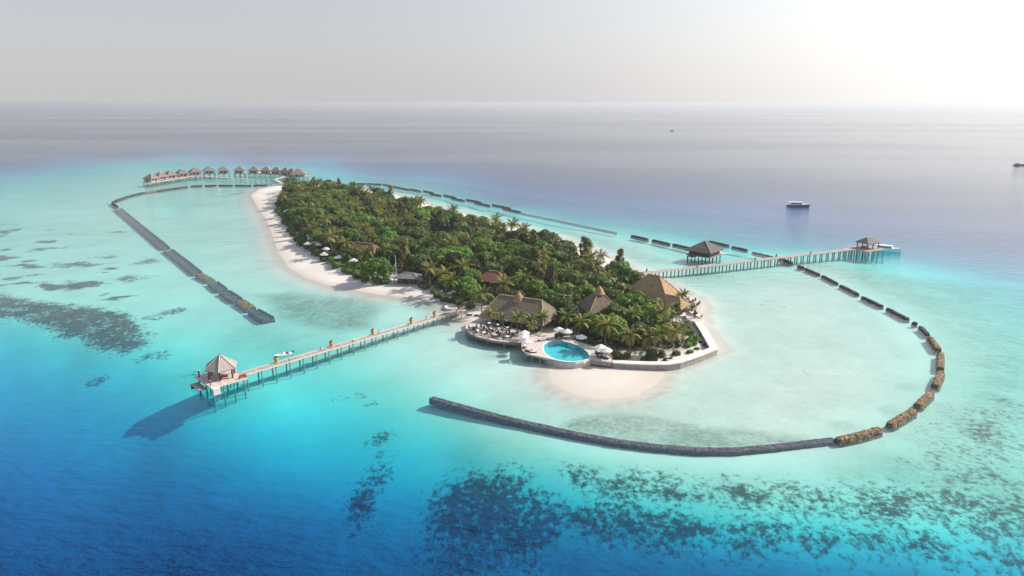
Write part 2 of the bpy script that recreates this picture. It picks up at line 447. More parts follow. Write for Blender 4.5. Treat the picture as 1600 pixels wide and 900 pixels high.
def sounding(X, Y):
    u, v = to_uv(X, Y)
    u = np.clip(u, -120, 1720); v = np.clip(v, 166, 925) * 2.0
    out = np.zeros(len(X))
    for i in range(0, len(X), 20000):
        q = np.stack([u[i:i + 20000], v[i:i + 20000]], 1)
        out[i:i + 20000] = np.sqrt(((q[:, None] - SU[None]) ** 2).sum(2)) @ SW
    return np.exp(np.clip(out + SD.mean(), math.log(0.3), math.log(42)))
def bed_height(X, Y):
    """terrain height (negative under water)"""
    P = np.stack([X, Y], 1)
    dep = sounding(X, Y)
    ds = sdist(P, SHORE)
    dp = sdist(P, SPIT)
    dep = np.minimum(dep, 0.04 + np.maximum(ds, 0) * 0.05 + np.maximum(ds, 0) ** 2 * 0.004)
    dep = np.minimum(dep, 0.015 + np.maximum(dp, 0) * 0.075 + np.maximum(dp, 0) ** 2 * 0.004)
    z = -dep
    land = np.minimum(1.35, 0.03 + np.maximum(-ds, 0) * 0.085)
    spit = np.minimum(0.22, 0.02 + np.maximum(-dp, 0) * 0.03)
    z = np.where(dp < 0, spit, z)
    return np.where(ds < 0, np.maximum(land, z), z)
def hz(x, y):
    return float(bed_height(np.array([float(x)]), np.array([float(y)]))[0])

# ------------------------------------------------------------------ terrain sheet (beach, lagoon bed, sea bed) and the sea surface
def axis_nodes(lo, hi, step, far, grow):
    c = list(np.arange(lo, hi + 1e-6, step))
    a, s = [], step
    x = hi
    while x < far[1]:
        s *= grow; x += s; a.append(x)
    b, s, x = [], step, lo
    while x > far[0]:
        s *= grow; x -= s; b.append(x)
    return np.array(b[::-1] + c + a)
gx = axis_nodes(-230, 235, 1.9, (-70000, 70000), 1.045)
gy = axis_nodes(70, 380, 1.6, (-400, 75000), 1.03)
GX, GY = np.meshgrid(gx, gy)
VX, VY = GX.ravel(), GY.ravel()
NX, NY = len(gx), len(gy)
BED = bed_height(VX, VY)
UU, VV = to_uv(VX, VY)
P2 = np.stack([VX, VY], 1)

def soft(poly_uv, px, amount=1.0):
    """soft membership of a surveyed outline, edge softness in metres"""
    d = sdist(P2, pgs(poly_uv))
    return np.clip(0.5 - d / px, 0, 1) * amount
def blob(u, v, ru, rv, amount=1.0, soft_=0.9):
    c = pg(u, v); rx = (pg(u + ru, v) - c).length; ry = (pg(u, v - rv) - pg(u, v + rv)).length / 2
    q = np.sqrt(((VX - c.x) / rx) ** 2 + ((VY - c.y) / ry) ** 2) + 0.28 * np.sin(VX * .55 + u) * np.sin(VY * .4 + v)
    return np.clip((1.3 - q) / soft_, 0, 1) * amount

reef = np.zeros(len(VX)); weed = np.zeros(len(VX)); patch = np.zeros(len(VX))
reef = np.maximum(reef, soft([(-60, 446), (0, 452), (60, 464), (130, 470), (200, 482), (236, 512), (228, 528), (190, 536), (150, 528), (100, 514), (50, 497), (0, 488), (-60, 482)], 7, 0.95))
for a in [(205, 430, 27, 6), (120, 408, 52, 5), (228, 404, 22, 5), (172, 415, 18, 2.5), (105, 440, 25, 6), (268, 480, 26, 6), (55, 424, 14, 2.5), (180, 359, 20, 1.6), (160, 454, 9, 3), (80, 372, 12, 2),
          (45, 402, 15, 2.5), (20, 430, 20, 3), (115, 445, 18, 5), (150, 562, 20, 6), (62, 372, 8, 1.5), (10, 385, 14, 2), (110, 362, 6, 1.2), (75, 355, 10, 1.2), (370, 300, 20, 1.2), (345, 304, 16, 1.0)]:
    reef = np.maximum(reef, blob(*a, 0.8))
patch = np.maximum(patch, soft([(-80, 335), (60, 338), (130, 360), (180, 410), (240, 455), (300, 485), (235, 512), (150, 480), (0, 455), (-80, 450)], 25, 0.85))
patch = np.maximum(patch, soft([(1130, 440), (1260, 440), (1420, 540), (1440, 600), (1300, 670), (1000, 645), (860, 640), (1060, 600), (1140, 540)], 20, 0.42))
weed = np.maximum(weed, soft([(408, 456), (450, 452), (500, 462), (552, 462), (588, 482), (572, 506), (530, 514), (470, 500), (430, 486)], 7, 0.75))
weed = np.maximum(weed, soft([(380, 490), (470, 505), (560, 515), (520, 530), (420, 545), (330, 540)], 20, 0.32))
weed = np.maximum(weed, soft([(610, 466), (660, 470), (704, 482), (690, 488), (650, 480)], 3, 0.5))
reef = np.maximum(reef, blob(590, 655, 28, 10, 0.75, 0.8))
reef = np.maximum(reef, soft([(566, 690), (596, 672), (606, 690), (592, 720), (560, 760), (528, 745), (534, 712)], 6, 0.8))
for a in [(540, 603, 34, 7), (575, 612, 18, 4), (500, 655, 8, 3), (345, 634, 7, 2.5), (240, 540, 30, 6), (300, 565, 35, 5)]:
    reef = np.maximum(reef, blob(*a, 0.6, 0.9))
reef = np.maximum(reef, soft([(640, 770), (680, 712), (740, 702), (830, 716), (862, 742), (905, 752), (1000, 764), (1100, 776), (1250, 790), (1400, 800), (1640, 828), (1640, 864), (1400, 836), (1200, 826), (1000, 806), (880, 790),
                              (800, 806), (700, 812)], 9, 0.84))
reef = np.maximum(reef, soft([(840, 700), (960, 720), (1150, 735), (1400, 745), (1640, 760), (1640, 830), (1400, 800), (1200, 788), (1000, 764), (900, 745)], 5, 0.66))
reef = np.maximum(reef, soft([(1420, 690), (1500, 620), (1640, 600), (1640, 790), (1450, 760)], 14, 0.48))
weed = np.maximum(weed, soft([(872, 660), (905, 646), (970, 640), (1030, 648), (1110, 662), (1200, 668), (1290, 686), (1180, 696), (1080, 700), (980, 688), (900, 674)], 3, 0.66))
weed = np.maximum(weed, soft([(690, 615), (760, 630), (860, 655), (800, 652), (700, 626)], 3, 0.35))
weed = np.maximum(weed, soft([(1240, 425), (1300, 436), (1380, 490), (1440, 560), (1400, 560), (1330, 505), (1260, 470), (1215, 455)], 7, 0.28))
weed = np.maximum(weed, soft([(845, 345), (960, 372), (1060, 410), (980, 402), (900, 370)], 8, 0.34))
weed = np.maximum(weed, soft([(350, 320), (430, 440), (540, 470), (680, 500), (600, 560), (420, 530), (300, 500)], 30, 0.06))
weed = np.maximum(weed, soft([(1000, 430), (1250, 420), (1420, 520), (1450, 600), (1300, 680), (900, 690), (690, 625), (860, 590), (1060, 590), (1130, 540), (1100, 470)], 16, 0.24))
weed = np.maximum(weed, soft([(1240, 400), (1420, 420), (1660, 420), (1660, 800), (1300, 730), (1400, 690), (1480, 600), (1480, 540), (1420, 480)], 18, 0.55))
weed = np.maximum(weed, soft([(690, 640), (900, 700), (1100, 730), (1400, 720), (1500, 760), (1200, 770), (900, 735), (760, 700)], 10, 0.28))
weed = np.maximum(weed, soft([(560, 282), (700, 300), (820, 322), (1000, 356), (1200, 372), (1400, 385), (1660, 430), (1660, 300), (1200, 300), (800, 270), (560, 262)], 40, 0.6))
for a in [(1420, 600, 30, 9), (1395, 636, 30, 10), (1010, 632, 9, 2.5), (1330, 660, 50, 9), (770, 552, 25, 5), (820, 560, 30, 6), (1130, 428, 60, 3)]:
    weed = np.maximum(weed, blob(*a, 0.38, 0.9))
reef *= (BED < -0.3)
weed *= (BED < -0.15)
fl = np.clip(0.5 - sdist(P2, FOREST) / 5.0, 0, 1)
wet = np.clip(1.0 - (BED - 0.05) / 0.32, 0, 1) * (BED > -0.25)

def grid_mesh(name, z):
    me = bpy.data.meshes.new(name)
    n = NX * NY
    me.vertices.add(n)
    me.vertices.foreach_set('co', np.stack([VX, VY, z], 1).astype(np.float32).ravel())
    i, j = np.meshgrid(np.arange(NX - 1), np.arange(NY - 1))
    a = (j * NX + i).ravel()
    q = np.stack([a, a + 1, a + NX + 1, a + NX], 1).astype(np.int32)
    me.loops.add(q.size)
    me.loops.foreach_set('vertex_index', q.ravel())
    me.polygons.add(len(q))
    me.polygons.foreach_set('loop_start', np.arange(0, q.size, 4, dtype=np.int32))
    me.polygons.foreach_set('use_smooth', np.ones(len(q), bool))
    me.update(calc_edges=True)
    return me
def attr(me, name, val):
    a = me.attributes.new(name, 'FLOAT', 'POINT')
    a.data.foreach_set('value', np.ascontiguousarray(val, np.float32))

# --- terrain material
m, n, l, o = new_mat('sand_and_reef')
b = n.new('ShaderNodeBsdfPrincipled'); b.inputs['Roughness'].default_value = 0.95; b.inputs['Specular IOR Level'].default_value = 0.1
tc = n.new('ShaderNodeTexCoord')
def att(nm):
    a = n.new('ShaderNodeAttribute'); a.attribute_name = nm; return a.outputs['Fac']
def noise(scale, detail=5, rough=0.6, vec=None, w=None):
    z = n.new('ShaderNodeTexNoise'); z.inputs['Scale'].default_value = scale; z.inputs['Detail'].default_value = detail; z.inputs['Roughness'].default_value = rough
    l.new(vec if vec is not None else tc.outputs['Object'], z.inputs['Vector']); return z.outputs[0]
def math_(op, a, b_=None, c=None, clamp=False):
    k = n.new('ShaderNodeMath'); k.operation = op; k.use_clamp = clamp
    for i_, x in enumerate((a, b_, c)):
        if x is None: continue
        if isinstance(x, (int, float)): k.inputs[i_].default_value = x
        else: l.new(x, k.inputs[i_])
    return k.outputs[0]
def mixc(f, a, b_):
    k = n.new('ShaderNodeMix'); k.data_type = 'RGBA'
    if isinstance(f, (int, float)): k.inputs[0].default_value = f
    else: l.new(f, k.inputs[0])
    for s_, x in ((6, a), (7, b_)):
        if isinstance(x, tuple): k.inputs[s_].default_value = (*x, 1)
        else: l.new(x, k.inputs[s_])
    return k.outputs[2]
def ragged(mask, k_mid, k_fine, lo, hi):
    """mask broken up by two scales of noise -> ragged patch"""
    v_ = math_('ADD', mask, math_('ADD', math_('MULTIPLY', math_('SUBTRACT', mid, 0.5), k_mid), math_('MULTIPLY', math_('SUBTRACT', fine, 0.5), k_fine)))
    mr = n.new('ShaderNodeMapRange'); mr.interpolation_type = 'SMOOTHSTEP'
    mr.inputs['From Min'].default_value = lo; mr.inputs['From Max'].default_value = hi
    l.new(v_, mr.inputs['Value']); return mr.outputs[0]
pm_ = n.new('ShaderNodeMapping'); pm_.inputs['Scale'].default_value = (0.75, 1.15, 1.0); l.new(tc.outputs['Object'], pm_.inputs['Vector'])
sandn = noise(0.05, 8, 0.65)
sand = ramp(n, [(0.3, (0.58, 0.525, 0.465)), (0.7, (0.71, 0.655, 0.595))]); l.new(sandn, sand.inputs[0])
fine = noise(0.9, 6, 0.7)
mid = noise(0.16, 7, 0.65)
big = noise(0.045, 5, 0.6)
reefm = math_('MULTIPLY', ragged(att('reef'), 1.5, 2.6, 0.34, 0.95), math_('MULTIPLY', att('reef'), 5.0, None, True))
patchn = math_('ADD', math_('MULTIPLY', math_('SUBTRACT', noise(0.055, 6, 0.62, pm_.outputs[0]), 0.5), 3.2), math_('MULTIPLY', math_('SUBTRACT', fine, 0.5), 0.5))
pr_ = n.new('ShaderNodeMapRange'); pr_.interpolation_type = 'SMOOTHSTEP'; pr_.inputs['From Min'].default_value = 0.62; pr_.inputs['From Max'].default_value = 0.80
l.new(math_('ADD', math_('MULTIPLY', att('patch'), 0.5), patchn), pr_.inputs['Value'])
patchm = math_('MULTIPLY', pr_.outputs[0], math_('MULTIPLY', att('patch'), 3.0, None, True))
weedm = math_('MULTIPLY', att('weed'), ramp(n, [(0.30, (0.15,) * 3), (0.66, (1.25,) * 3)]).outputs[0])
wr = weedm.node.inputs[1].links[0].from_node; l.new(math_('MULTIPLY_ADD', fine, 0.55, math_('MULTIPLY', mid, 0.45)), wr.inputs[0])
reefc = ramp(n, [(0.3, (0.03, 0.028, 0.026)), (0.55, (0.085, 0.068, 0.055)), (0.75, (0.20, 0.155, 0.11))]); l.new(fine, reefc.inputs[0])
floorc = ramp(n, [(0.35, (0.05, 0.045, 0.024)), (0.6, (0.12, 0.10, 0.06)), (0.8, (0.30, 0.26, 0.19))]); l.new(noise(0.35, 6), floorc.inputs[0])
c = mixc(math_('MULTIPLY', att('wet'), 0.75), sand.outputs[0], (0.50, 0.435, 0.375))
c = mixc(weedm, c, (0.10, 0.115, 0.070))
c = mixc(patchm, c, (0.12, 0.105, 0.10))
c = mixc(reefm, c, reefc.outputs[0])
c = mixc(math_('MULTIPLY', att('forest_floor'), 0.97), c, floorc.outputs[0])
l.new(c, b.inputs['Base Color'])
l.new(b.outputs[0], o.inputs['Surface'])
M['terrain'] = m

me = grid_mesh('terrain', BED)
for k, v in (('reef', reef), ('weed', weed), ('patch', patch), ('forest_floor', fl), ('wet', wet)):
    attr(me, k, v)
me.materials.append(M['terrain'])
tag(put('terrain', me), 'white sand island, lagoon bed and coral reef', kind='structure')

# --- sea water: depth-tinted transmission + blue scatter + reflection
m, n, l, o = new_mat('sea_water')
tc = n.new('ShaderNodeTexCoord')
d = att('water_depth')
cs = n.new('ShaderNodeCombineColor')
def fade(scale, p):
    return math_('POWER', 2.71828, math_('MULTIPLY', math_('POWER', math_('DIVIDE', d, scale), p), -1.0))
l.new(math_('POWER', 0.69, d), cs.inputs[0])
l.new(fade(16.0, 1.45), cs.inputs[1])
l.new(math_('MULTIPLY', fade(25.0, 2.2), math_('POWER', 0.965, math_('MINIMUM', d, 2.0))), cs.inputs[2])
tr = n.new('ShaderNodeBsdfTransparent'); l.new(cs.outputs[0], tr.inputs['Color'])
df = n.new('ShaderNodeBsdfDiffuse')
sc_ = math_('SUBTRACT', 1.0, math_('POWER', 0.87, d))
l.new(mixc(sc_, (0.0, 0.0, 0.0), (0.0, 0.036, 0.112)), df.inputs['Color'])
body = n.new('ShaderNodeAddShader'); l.new(tr.outputs[0], body.inputs[0]); l.new(df.outputs[0], body.inputs[1])
mp = n.new('ShaderNodeMapping'); mp.inputs['Scale'].default_value = (0.42, 1.0, 1.0); mp.inputs['Rotation'].default_value = (0, 0, R(12))
l.new(tc.outputs['Object'], mp.inputs['Vector'])
w1 = noise(0.5, 4, 0.62, mp.outputs[0]); w2 = noise(0.13, 3, 0.55, mp.outputs[0])
mp2 = n.new('ShaderNodeMapping'); mp2.inputs['Scale'].default_value = (0.25, 1.0, 1.0); mp2.inputs['Rotation'].default_value = (0, 0, R(-4))
l.new(tc.outputs['Object'], mp2.inputs['Vector'])
wind = noise(0.0028, 4, 0.55, mp2.outputs[0])
gust = ramp(n, [(0.43, (0.25,) * 3), (0.57, (1.0,) * 3)]); l.new(wind, gust.inputs[0])
bp = n.new('ShaderNodeBump'); bp.inputs['Distance'].default_value = 0.55
l.new(math_('MULTIPLY_ADD', w2, 0.6, w1), bp.inputs['Height'])
l.new(math_('MULTIPLY', gust.outputs[0], 0.80), bp.inputs['Strength'])
bp2 = n.new('ShaderNodeBump'); bp2.inputs['Strength'].default_value = 1.0; bp2.inputs['Distance'].default_value = 4.0
l.new(math_('MULTIPLY_ADD', w2, 0.8, w1), bp2.inputs['Height']); l.new(bp2.outputs[0], df.inputs['Normal'])
gl = n.new('ShaderNodeBsdfGlossy'); l.new(math_('MULTIPLY', gust.outputs[0], 0.16), gl.inputs['Roughness'])
l.new(bp.outputs[0], gl.inputs['Normal'])
ge = n.new('ShaderNodeNewGeometry')
dt = n.new('ShaderNodeVectorMath'); dt.operation = 'DOT_PRODUCT'
l.new(ge.outputs['Incoming'], dt.inputs[0]); l.new(bp.outputs[0], dt.inputs[1])
cosi = math_('ABSOLUTE', dt.outputs['Value'], clamp=True)
fres = math_('MULTIPLY_ADD', math_('POWER', math_('SUBTRACT', 1.0, cosi, None, True), 5.0), 0.98, 0.02)
mx = n.new('ShaderNodeMixShader'); l.new(fres, mx.inputs[0]); l.new(body.outputs[0], mx.inputs[1]); l.new(gl.outputs[0], mx.inputs[2])
l.new(mx.outputs[0], o.inputs['Surface'])
M['water'] = m
me = grid_mesh('sea', np.zeros(len(VX)))
attr(me, 'water_depth', np.maximum(-BED, 0.0))
me.materials.append(M['water'])
sea = tag(put('sea', me), 'turquoise lagoon and deep blue sea to the horizon', kind='structure')

# ------------------------------------------------------------------ breakwaters
def rock_bar(name, uv, width, top, mat, label, group, step=0.9, rough=0.16, base=-1.2, cat='breakwater', shrink=0.0):
    line = pgs(uv)
    if shrink:
        line[0] = line[0].lerp(line[1], shrink); line[-1] = line[-1].lerp(line[-2], shrink)
    line = dens(line, step)
    o0 = line[0].copy()
    root_pts = [p - o0 for p in line]
    mb = MB()
    prof = [(-1.15, base), (-1.0, -0.05), (-0.72, top * 0.9), (-0.25, top), (0.25, top * 1.02), (0.72, top * 0.9), (1.0, -0.05), (1.15, base)]
    k = len(prof)
    N = len(root_pts)
    for i, p in enumerate(root_pts):
        d = (root_pts[min(i + 1, N - 1)] - root_pts[max(i - 1, 0)]).normalized()
        s = Vector((-d.y, d.x, 0))
        e = 0.86 if i in (0, N - 1) else 1.0
        for q, z in prof:
            r = rough
            pt = p + s * (q * width / 2 * e + random.uniform(-r, r)) + d * random.uniform(-r, r)
            mb.v.append((pt.x, pt.y, z * (e if z > 0 else 1) + random.uniform(-r, r) * (0.9 if z > 0 else 0.3)))
    for i in range(N - 1):
        for j in range(k - 1):
            mb.f.append((i * k + j, i * k + j + 1, (i + 1) * k + j + 1, (i + 1) * k + j))
    mb.f.append(tuple(range(k)))
    mb.f.append(tuple((N - 1) * k + j for j in range(k - 1, -1, -1)))
    o = mb.build(name, mat)
    o.location = o0
    return tag(o, label, cat, group)

right_bars = [[(1306, 690), (1340, 683), (1376, 672)], [(1387, 667), (1429, 642)], [(1432, 637), (1456, 613)], [(1460, 606), (1471, 582)], [(1469, 579), (1470, 553)],
              [(1467, 549), (1452, 528)], [(1450, 524), (1438, 511)], [(1385, 482), (1420, 500)], [(1346, 464), (1380, 480)], [(1312, 446), (1342, 461)], [(1284, 431), (1309, 444)],
              [(1258, 420), (1281, 430)]]
for i, uv in enumerate(right_bars):
    near = i < 6
    rock_bar('breakwater_segment', uv, 1.65 if near else 1.35, 0.7 if near else 0.45, 'rock_brown' if near else 'rock_dark',
             ('brown rock breakwater segment on the right curve, %s counted from the long grey bank' if near else
              'dark rock breakwater segment on the right curve, %s counted from the long grey bank') % ORD[i], 'rock breakwater segments on the right curve', 0.5, 0.085, shrink=0.05)
rock_bar('breakwater_segment', [(1248, 416), (1255, 419)], 1.4, 0.5, 'rock_dark', 'short stub of dark breakwater just below the right jetty', 'rock breakwater segments on the right curve', 0.5, 0.12)
rock_bar('breakwater_segment', [(1219, 405), (1237, 411)], 1.8, 0.5, 'rock_dark', 'dark breakwater segment that passes beneath the right jetty', 'rock breakwater segments on the right curve', 0.6, 0.12)
rock_bar('rock', [(1427, 505), (1432, 507)], 1.1, 0.45, 'rock_dark', 'small lone dark rock in the gap of the right breakwater', None, 0.4, 0.15, cat='rock')
rock_bar('breakwater_bank', [(674, 621), (720, 634), (780, 650), (840, 664), (900, 677), (960, 688), (1020, 696), (1090, 702), (1150, 702), (1210, 697), (1260, 691), (1303, 686)],
         1.65, 0.03, 'rock_purple', 'long curved grey purple breakwater bank awash in the front lagoon', None, 0.8, 0.07)
far_bars = [[(987, 368.5), (1012, 374)], [(1020, 375.5), (1046, 381.6)], [(1052, 382), (1078, 388)], [(1108.5, 377.3), (1138, 384)], [(1144.5, 386), (1167, 391)], [(1176, 394), (1206, 401)]]
for i, uv in enumerate(far_bars):
    rock_bar('breakwater_bar', uv, 1.7 if i < 4 else 1.5, 0.45 if i < 5 else 0.15, 'rock_dark',
             'dark low breakwater bar near the dark overwater hut, %s from the left' % ORD[i], 'breakwater bars near the overwater hut', 1.2, 0.12)
rock_bar('breakwater_ridge', [(815, 332.5), (860, 341.5), (910, 352), (963, 363)], 0.9, -0.06, 'rock_grey', 'thin faint awash breakwater ridge beyond the far right beach', None, 1.2, 0.14)
back_bars = [[(545, 287), (571, 287)], [(573, 287), (596, 288)], [(599, 288), (610, 290.5)], [(612, 291), (626, 293.5)], [(627, 294), (640, 296.3)], [(642, 295.6), (657, 299)], [(662, 298), (677, 301.7)],
             [(672, 302.7), (689, 305.7)], [(694, 304.7), (711, 308.7)], [(706, 309.4), (725, 313.5)], [(729, 311.8), (751, 316)], [(742, 316.5), (765, 321.6)], [(770, 320), (797, 325.6)], [(786, 325.6), (813, 331.7)]]
for i, uv in enumerate(back_bars):
    rock_bar('breakwater_bar', uv, 1.7, 0.4, 'rock_dark', 'thin dark breakwater bar behind the island forest, %s from the left' % ORD[i], 'breakwater bars behind the forest', 2.0, 0.14)
top_bars = [[(183, 323), (176, 318), (178, 315)], [(180, 314), (202, 306.3)], [(205, 305.6), (224, 301)], [(226, 300.6), (245, 298.3)], [(247, 298), (270, 294.6)], [(272, 294.3), (293, 291.6)], [(297.5, 291), (316, 290)], [(320, 290), (338, 290)],
            [(341.5, 289.7), (364, 289.7)], [(367, 289.7), (392, 290)], [(396, 289.6), (418, 289.4)]]
for i, uv in enumerate(top_bars):
    pale = i == 3
    rock_bar('breakwater_bar', uv, 1.7, 0.3 if pale else 0.45, 'rock_brown' if pale else 'rock_dark',
             'dark breakwater bar in the curve before the water villas, %s from the left corner' % ORD[i] if not pale else 'pale brown rubble breakwater bar left of the water villas', 'breakwater bars before the water villas', 1.6, 0.14)
left_bars = [([(184, 325), (220, 355), (259, 387)], 'rock_grey', -0.85), ([(262, 389), (287, 408), (309, 426)], 'rock_grey', -0.8), ([(311, 428), (330, 438)], 'rock_brown', 0.02),
             ([(332, 440), (347, 452)], 'rock_grey', -0.7), ([(350, 454), (372, 468)], 'rock_grey', -0.7), ([(374, 469), (393, 481)], 'rock_brown', 0.02), ([(395, 483), (420, 497)], 'rock_grey', -0.65)]
lb = ['long submerged grey breakwater segment running down from the left corner', 'submerged grey breakwater segment left of centre in the left chain', 'upper short brown breakwater segment awash in the left chain',
      'short submerged grey segment just below the upper brown one', 'submerged grey segment just above the lower brown one', 'lower brown breakwater segment awash in the left chain', 'last submerged grey segment at the lower tip of the left chain']
for (uv, mt, tp), lab in zip(left_bars, lb):
    rock_bar('breakwater_segment', uv, 3.7 if tp < 0 else 3.2, tp, mt, lab, 'submerged breakwater segments on the left', 1.0, 0.2, -1.8)

# ------------------------------------------------------------------ jetties
def frame_of(a, b):
    d = (b - a); L = d.length
    return L, math.atan2(d.y, d.x)
def jetty(name, label, a, b, width, zdeck, spacing, pile=0.16, depth=-2.6, cat='jetty', edge='timber_pale', deck='plank'):
    L, ang = frame_of(a, b)
    t = thing(name, label, cat, (a.x, a.y, 0), ang)
    MB().box((L / 2, 0, zdeck - 0.06), (L, width - 0.36, 0.12)).build('deck', deck, t)
    for s in (-1, 1):
        MB().box((L / 2, s * (width / 2 - 0.08), zdeck - 0.05), (L, 0.2, 0.26)).build('edge_beam', edge, t)
    pm = MB().tube([(0, 0, depth), (0, 0, zdeck - 0.19)], pile, 7).mesh('pile', 'pile')
    cm = MB().box((0, 0, zdeck - 0.28), (0.22, width - 0.1, 0.2)).mesh('cross_beam', 'timber_dark')
    nb = int(L / spacing)
    for i in range(nb + 1):
        x = 0.4 + i * (L - 0.8) / nb
        for s in (-1, 1):
            put('pile', pm, t, (x, s * (width / 2 - 0.25), 0))
        put('cross_beam', cm, t, (x, 0, 0))
    return t
JZ = 1.5
ja, jb = pg(380, 584, JZ), pg(724, 483, JZ)
jetty('jetty', 'long weathered plank jetty from the left beach to the square gazebo platform', ja, jb, 2.3, JZ, 3.5)
def planter_mesh():
    pot = MB().lathe([(0.02, 0), (0.26, 0), (0.22, 0.12), (0.42, 0.62), (0.46, 0.95), (0.36, 0.97), (0.05, 0.9)], 12).mesh('pot', 'orange', True)
    mb = MB()
    for k in range(26):
        a = random.uniform(0, 6.28); e = random.uniform(0.5, 1.4); L = random.uniform(0.4, 0.8)
        d = Vector((math.cos(a) * math.cos(e), math.sin(a) * math.cos(e), math.sin(e))); s = Vector((-math.sin(a), math.cos(a), 0)) * 0.09
        p = Vector((0, 0, 0.9))
        mb.add([p - s * .4, p + d * L * .5 - s, p + d * L, p + d * L * .5 + s], [(0, 1, 2, 3)])
    return pot, mb.mesh('plant', 'leaf_bright')
POT, PLANT = planter_mesh()
POST = MB().lathe([(0.02, 0), (0.13, 0), (0.10, 0.1), (0.09, 0.75), (0.15, 0.78), (0.15, 0.95), (0.02, 1.02)], 8).mesh('post', 'timber_dark')
LAMP = MB().lathe([(0.02, 0.95), (0.11, 0.97), (0.13, 1.1), (0.02, 1.16)], 8).mesh('lamp_head', 'white')
def planter(p, label, group, sc=1.0):
    t = thing('planter', label, 'planter', p, 0, group, sc)
    put('pot', POT, t); put('plant', PLANT, t)
def bollard(p, label, group, sc=1.0):
    t = thing('bollard_lamp', label, 'bollard', p, 0, group, sc)
    put('post', POST, t); put('lamp_head', LAMP, t)
jn = (jb - ja).normalized(); js = Vector((-jn.y, jn.x, 0))
jl = (jb - ja).length
for i, f in enumerate((0.125, 0.345, 0.53, 0.72, 0.845, 0.985)):
    planter(ja + jn * jl * f + js * 0.8, 'orange glazed planter with green plant on the left jetty, %s from the gazebo' % ORD[i], 'orange planters along the left jetty', 1.15)
for i, f in enumerate((0.16, 0.30, 0.42, 0.56, 0.685, 0.80, 0.95)):
    s_ = 1 if i % 2 else -1
    bollard(ja + jn * jl * f + js * s_ * 0.85, 'small dark bollard lamp on the left jetty edge, %s from the gazebo' % ORD[i], 'bollard lamps along the left jetty', 0.85)

# end platform with its hexagonal gazebo
fl_, fr_, bl_ = pg(330, 607, JZ), pg(387, 591, JZ), pg(299, 590, JZ)
ax = (fr_ - fl_).normalized(); ay = Vector((-ax.y, ax.x, 0))
PW = (fr_ - fl_).length; PD = (bl_ - fl_).dot(ay)
pang = math.atan2(ax.y, ax.x)
t = thing('platform', 'square weathered plank platform at the outer end of the left jetty', 'platform', (fl_.x, fl_.y, 0), pang)
MB().box((PW / 2, PD / 2, JZ - 0.05), (PW - 0.3, PD - 0.3, 0.14)).build('deck', 'plank_light', t)
for c, dd in (((PW / 2, 0.08, JZ - 0.06), (PW, 0.2, 0.34)), ((PW / 2, PD - 0.08, JZ - 0.06), (PW, 0.2, 0.34)), ((0.08, PD / 2, JZ - 0.06), (0.2, PD - 0.36, 0.34)), ((PW - 0.08, PD / 2, JZ - 0.06), (0.2, PD - 0.36, 0.34))):
    MB().box(c, dd).build('edge_beam', 'timber_pale', t)
pm = MB().tube([(0, 0, -7), (0, 0, JZ - 0.15)], 0.19, 8).mesh('pile', 'pile')
for i in range(4):
    for j in range(3):
        put('pile', pm, t, (0.6 + i * (PW - 1.2) / 3, 0.6 + j * (PD - 1.2) / 2, 0))
MB().box((-0.85, PD * 0.55, 0.62), (1.7, PD * 0.55, 0.18)).build('landing', 'plank', t)
MB().box((-0.85, PD * 0.55 + PD * 0.275 - 0.1, 0.05), (1.5, 0.16, 1.0)).build('landing_support', 'timber_dark', t)
MB().box((0.75, -0.55, 0.82), (1.5, 1.1, 1.35)).build('corner_block', 'concrete_pale', t)
P_ = lambda x, y, z=0.0: Vector((fl_.x, fl_.y, JZ + z)) + ax * x + ay * y
def gazebo(loc, rz):
    t = thing('gazebo', 'open gazebo with hexagonal pointed shingle roof and dark red posts on the jetty platform', 'gazebo', loc, rz)
    Rr, ze, zt = 3.7, 2.35, 5.15
    for k in range(6):
        a0, a1 = R(60 * k), R(60 * (k + 1))
        p0 = (Rr * math.cos(a0), Rr * math.sin(a0), ze); p1 = (Rr * math.cos(a1), Rr * math.sin(a1), ze)
        q0 = (p0[0] * .97, p0[1] * .97, ze - .16); q1 = (p1[0] * .97, p1[1] * .97, ze - .16)
        MB().add([p0, p1, (0, 0, zt), q0, q1, (0, 0, zt - .3)], [(0, 1, 2), (5, 4, 3), (0, 3, 4, 1)]).build('roof_panel', 'shingle_pale', t)
        MB().tube([(p0[0] * 1.01, p0[1] * 1.01, ze + .04), (0, 0, zt + .05)], 0.09, 6).build('hip_cap', 'ridge', t)
        MB().box((2.75 * math.cos(a0), 2.75 * math.sin(a0), 1.45), (0.28, 0.28, 2.9), a0).build('post', 'timber_red', t)
        a = R(60 * k + 30)
        MB().box((2.4 * math.cos(a), 2.4 * math.sin(a), 2.6), (0.18, 2.55, 0.22), a).build('ring_beam', 'timber_red', t)
    MB().lathe([(0.14, 0), (0.16, 0.1), (0.05, 0.25), (0.01, 0.5)], 8, (0, 0, zt)).build('finial', 'timber_dark', t)
gz = pg(347, 588.5, JZ)
gazebo((gz.x, gz.y, JZ + 0.02), pang + R(0))
def bench(p, rz, label, mat):
    t = thing('bench', label, 'bench', p, rz)
    MB().box((0, 0, 0.42), (1.6, 0.5, 0.08)).build('seat', mat, t)
    MB().box((0, 0.24, 0.72), (1.6, 0.06, 0.45)).build('backrest', mat, t)
    for s in (-1, 1):
        MB().box((s * 0.65, 0, 0.19), (0.1, 0.45, 0.38)).build('leg', 'timber_dark', t)
bench(P_(PW - 0.8, 0.9), pang + R(180), 'red bench at the right front corner of the gazebo platform', 'red')
bench((gz.x + 1.0, gz.y - 1.2, JZ + 0.02), pang + R(160), 'red bench under the gazebo roof by a post', 'red')
bollard(P_(0.6, PD - 1.0), 'dark bollard lamp at the outer back corner of the gazebo platform', None, 1.5)
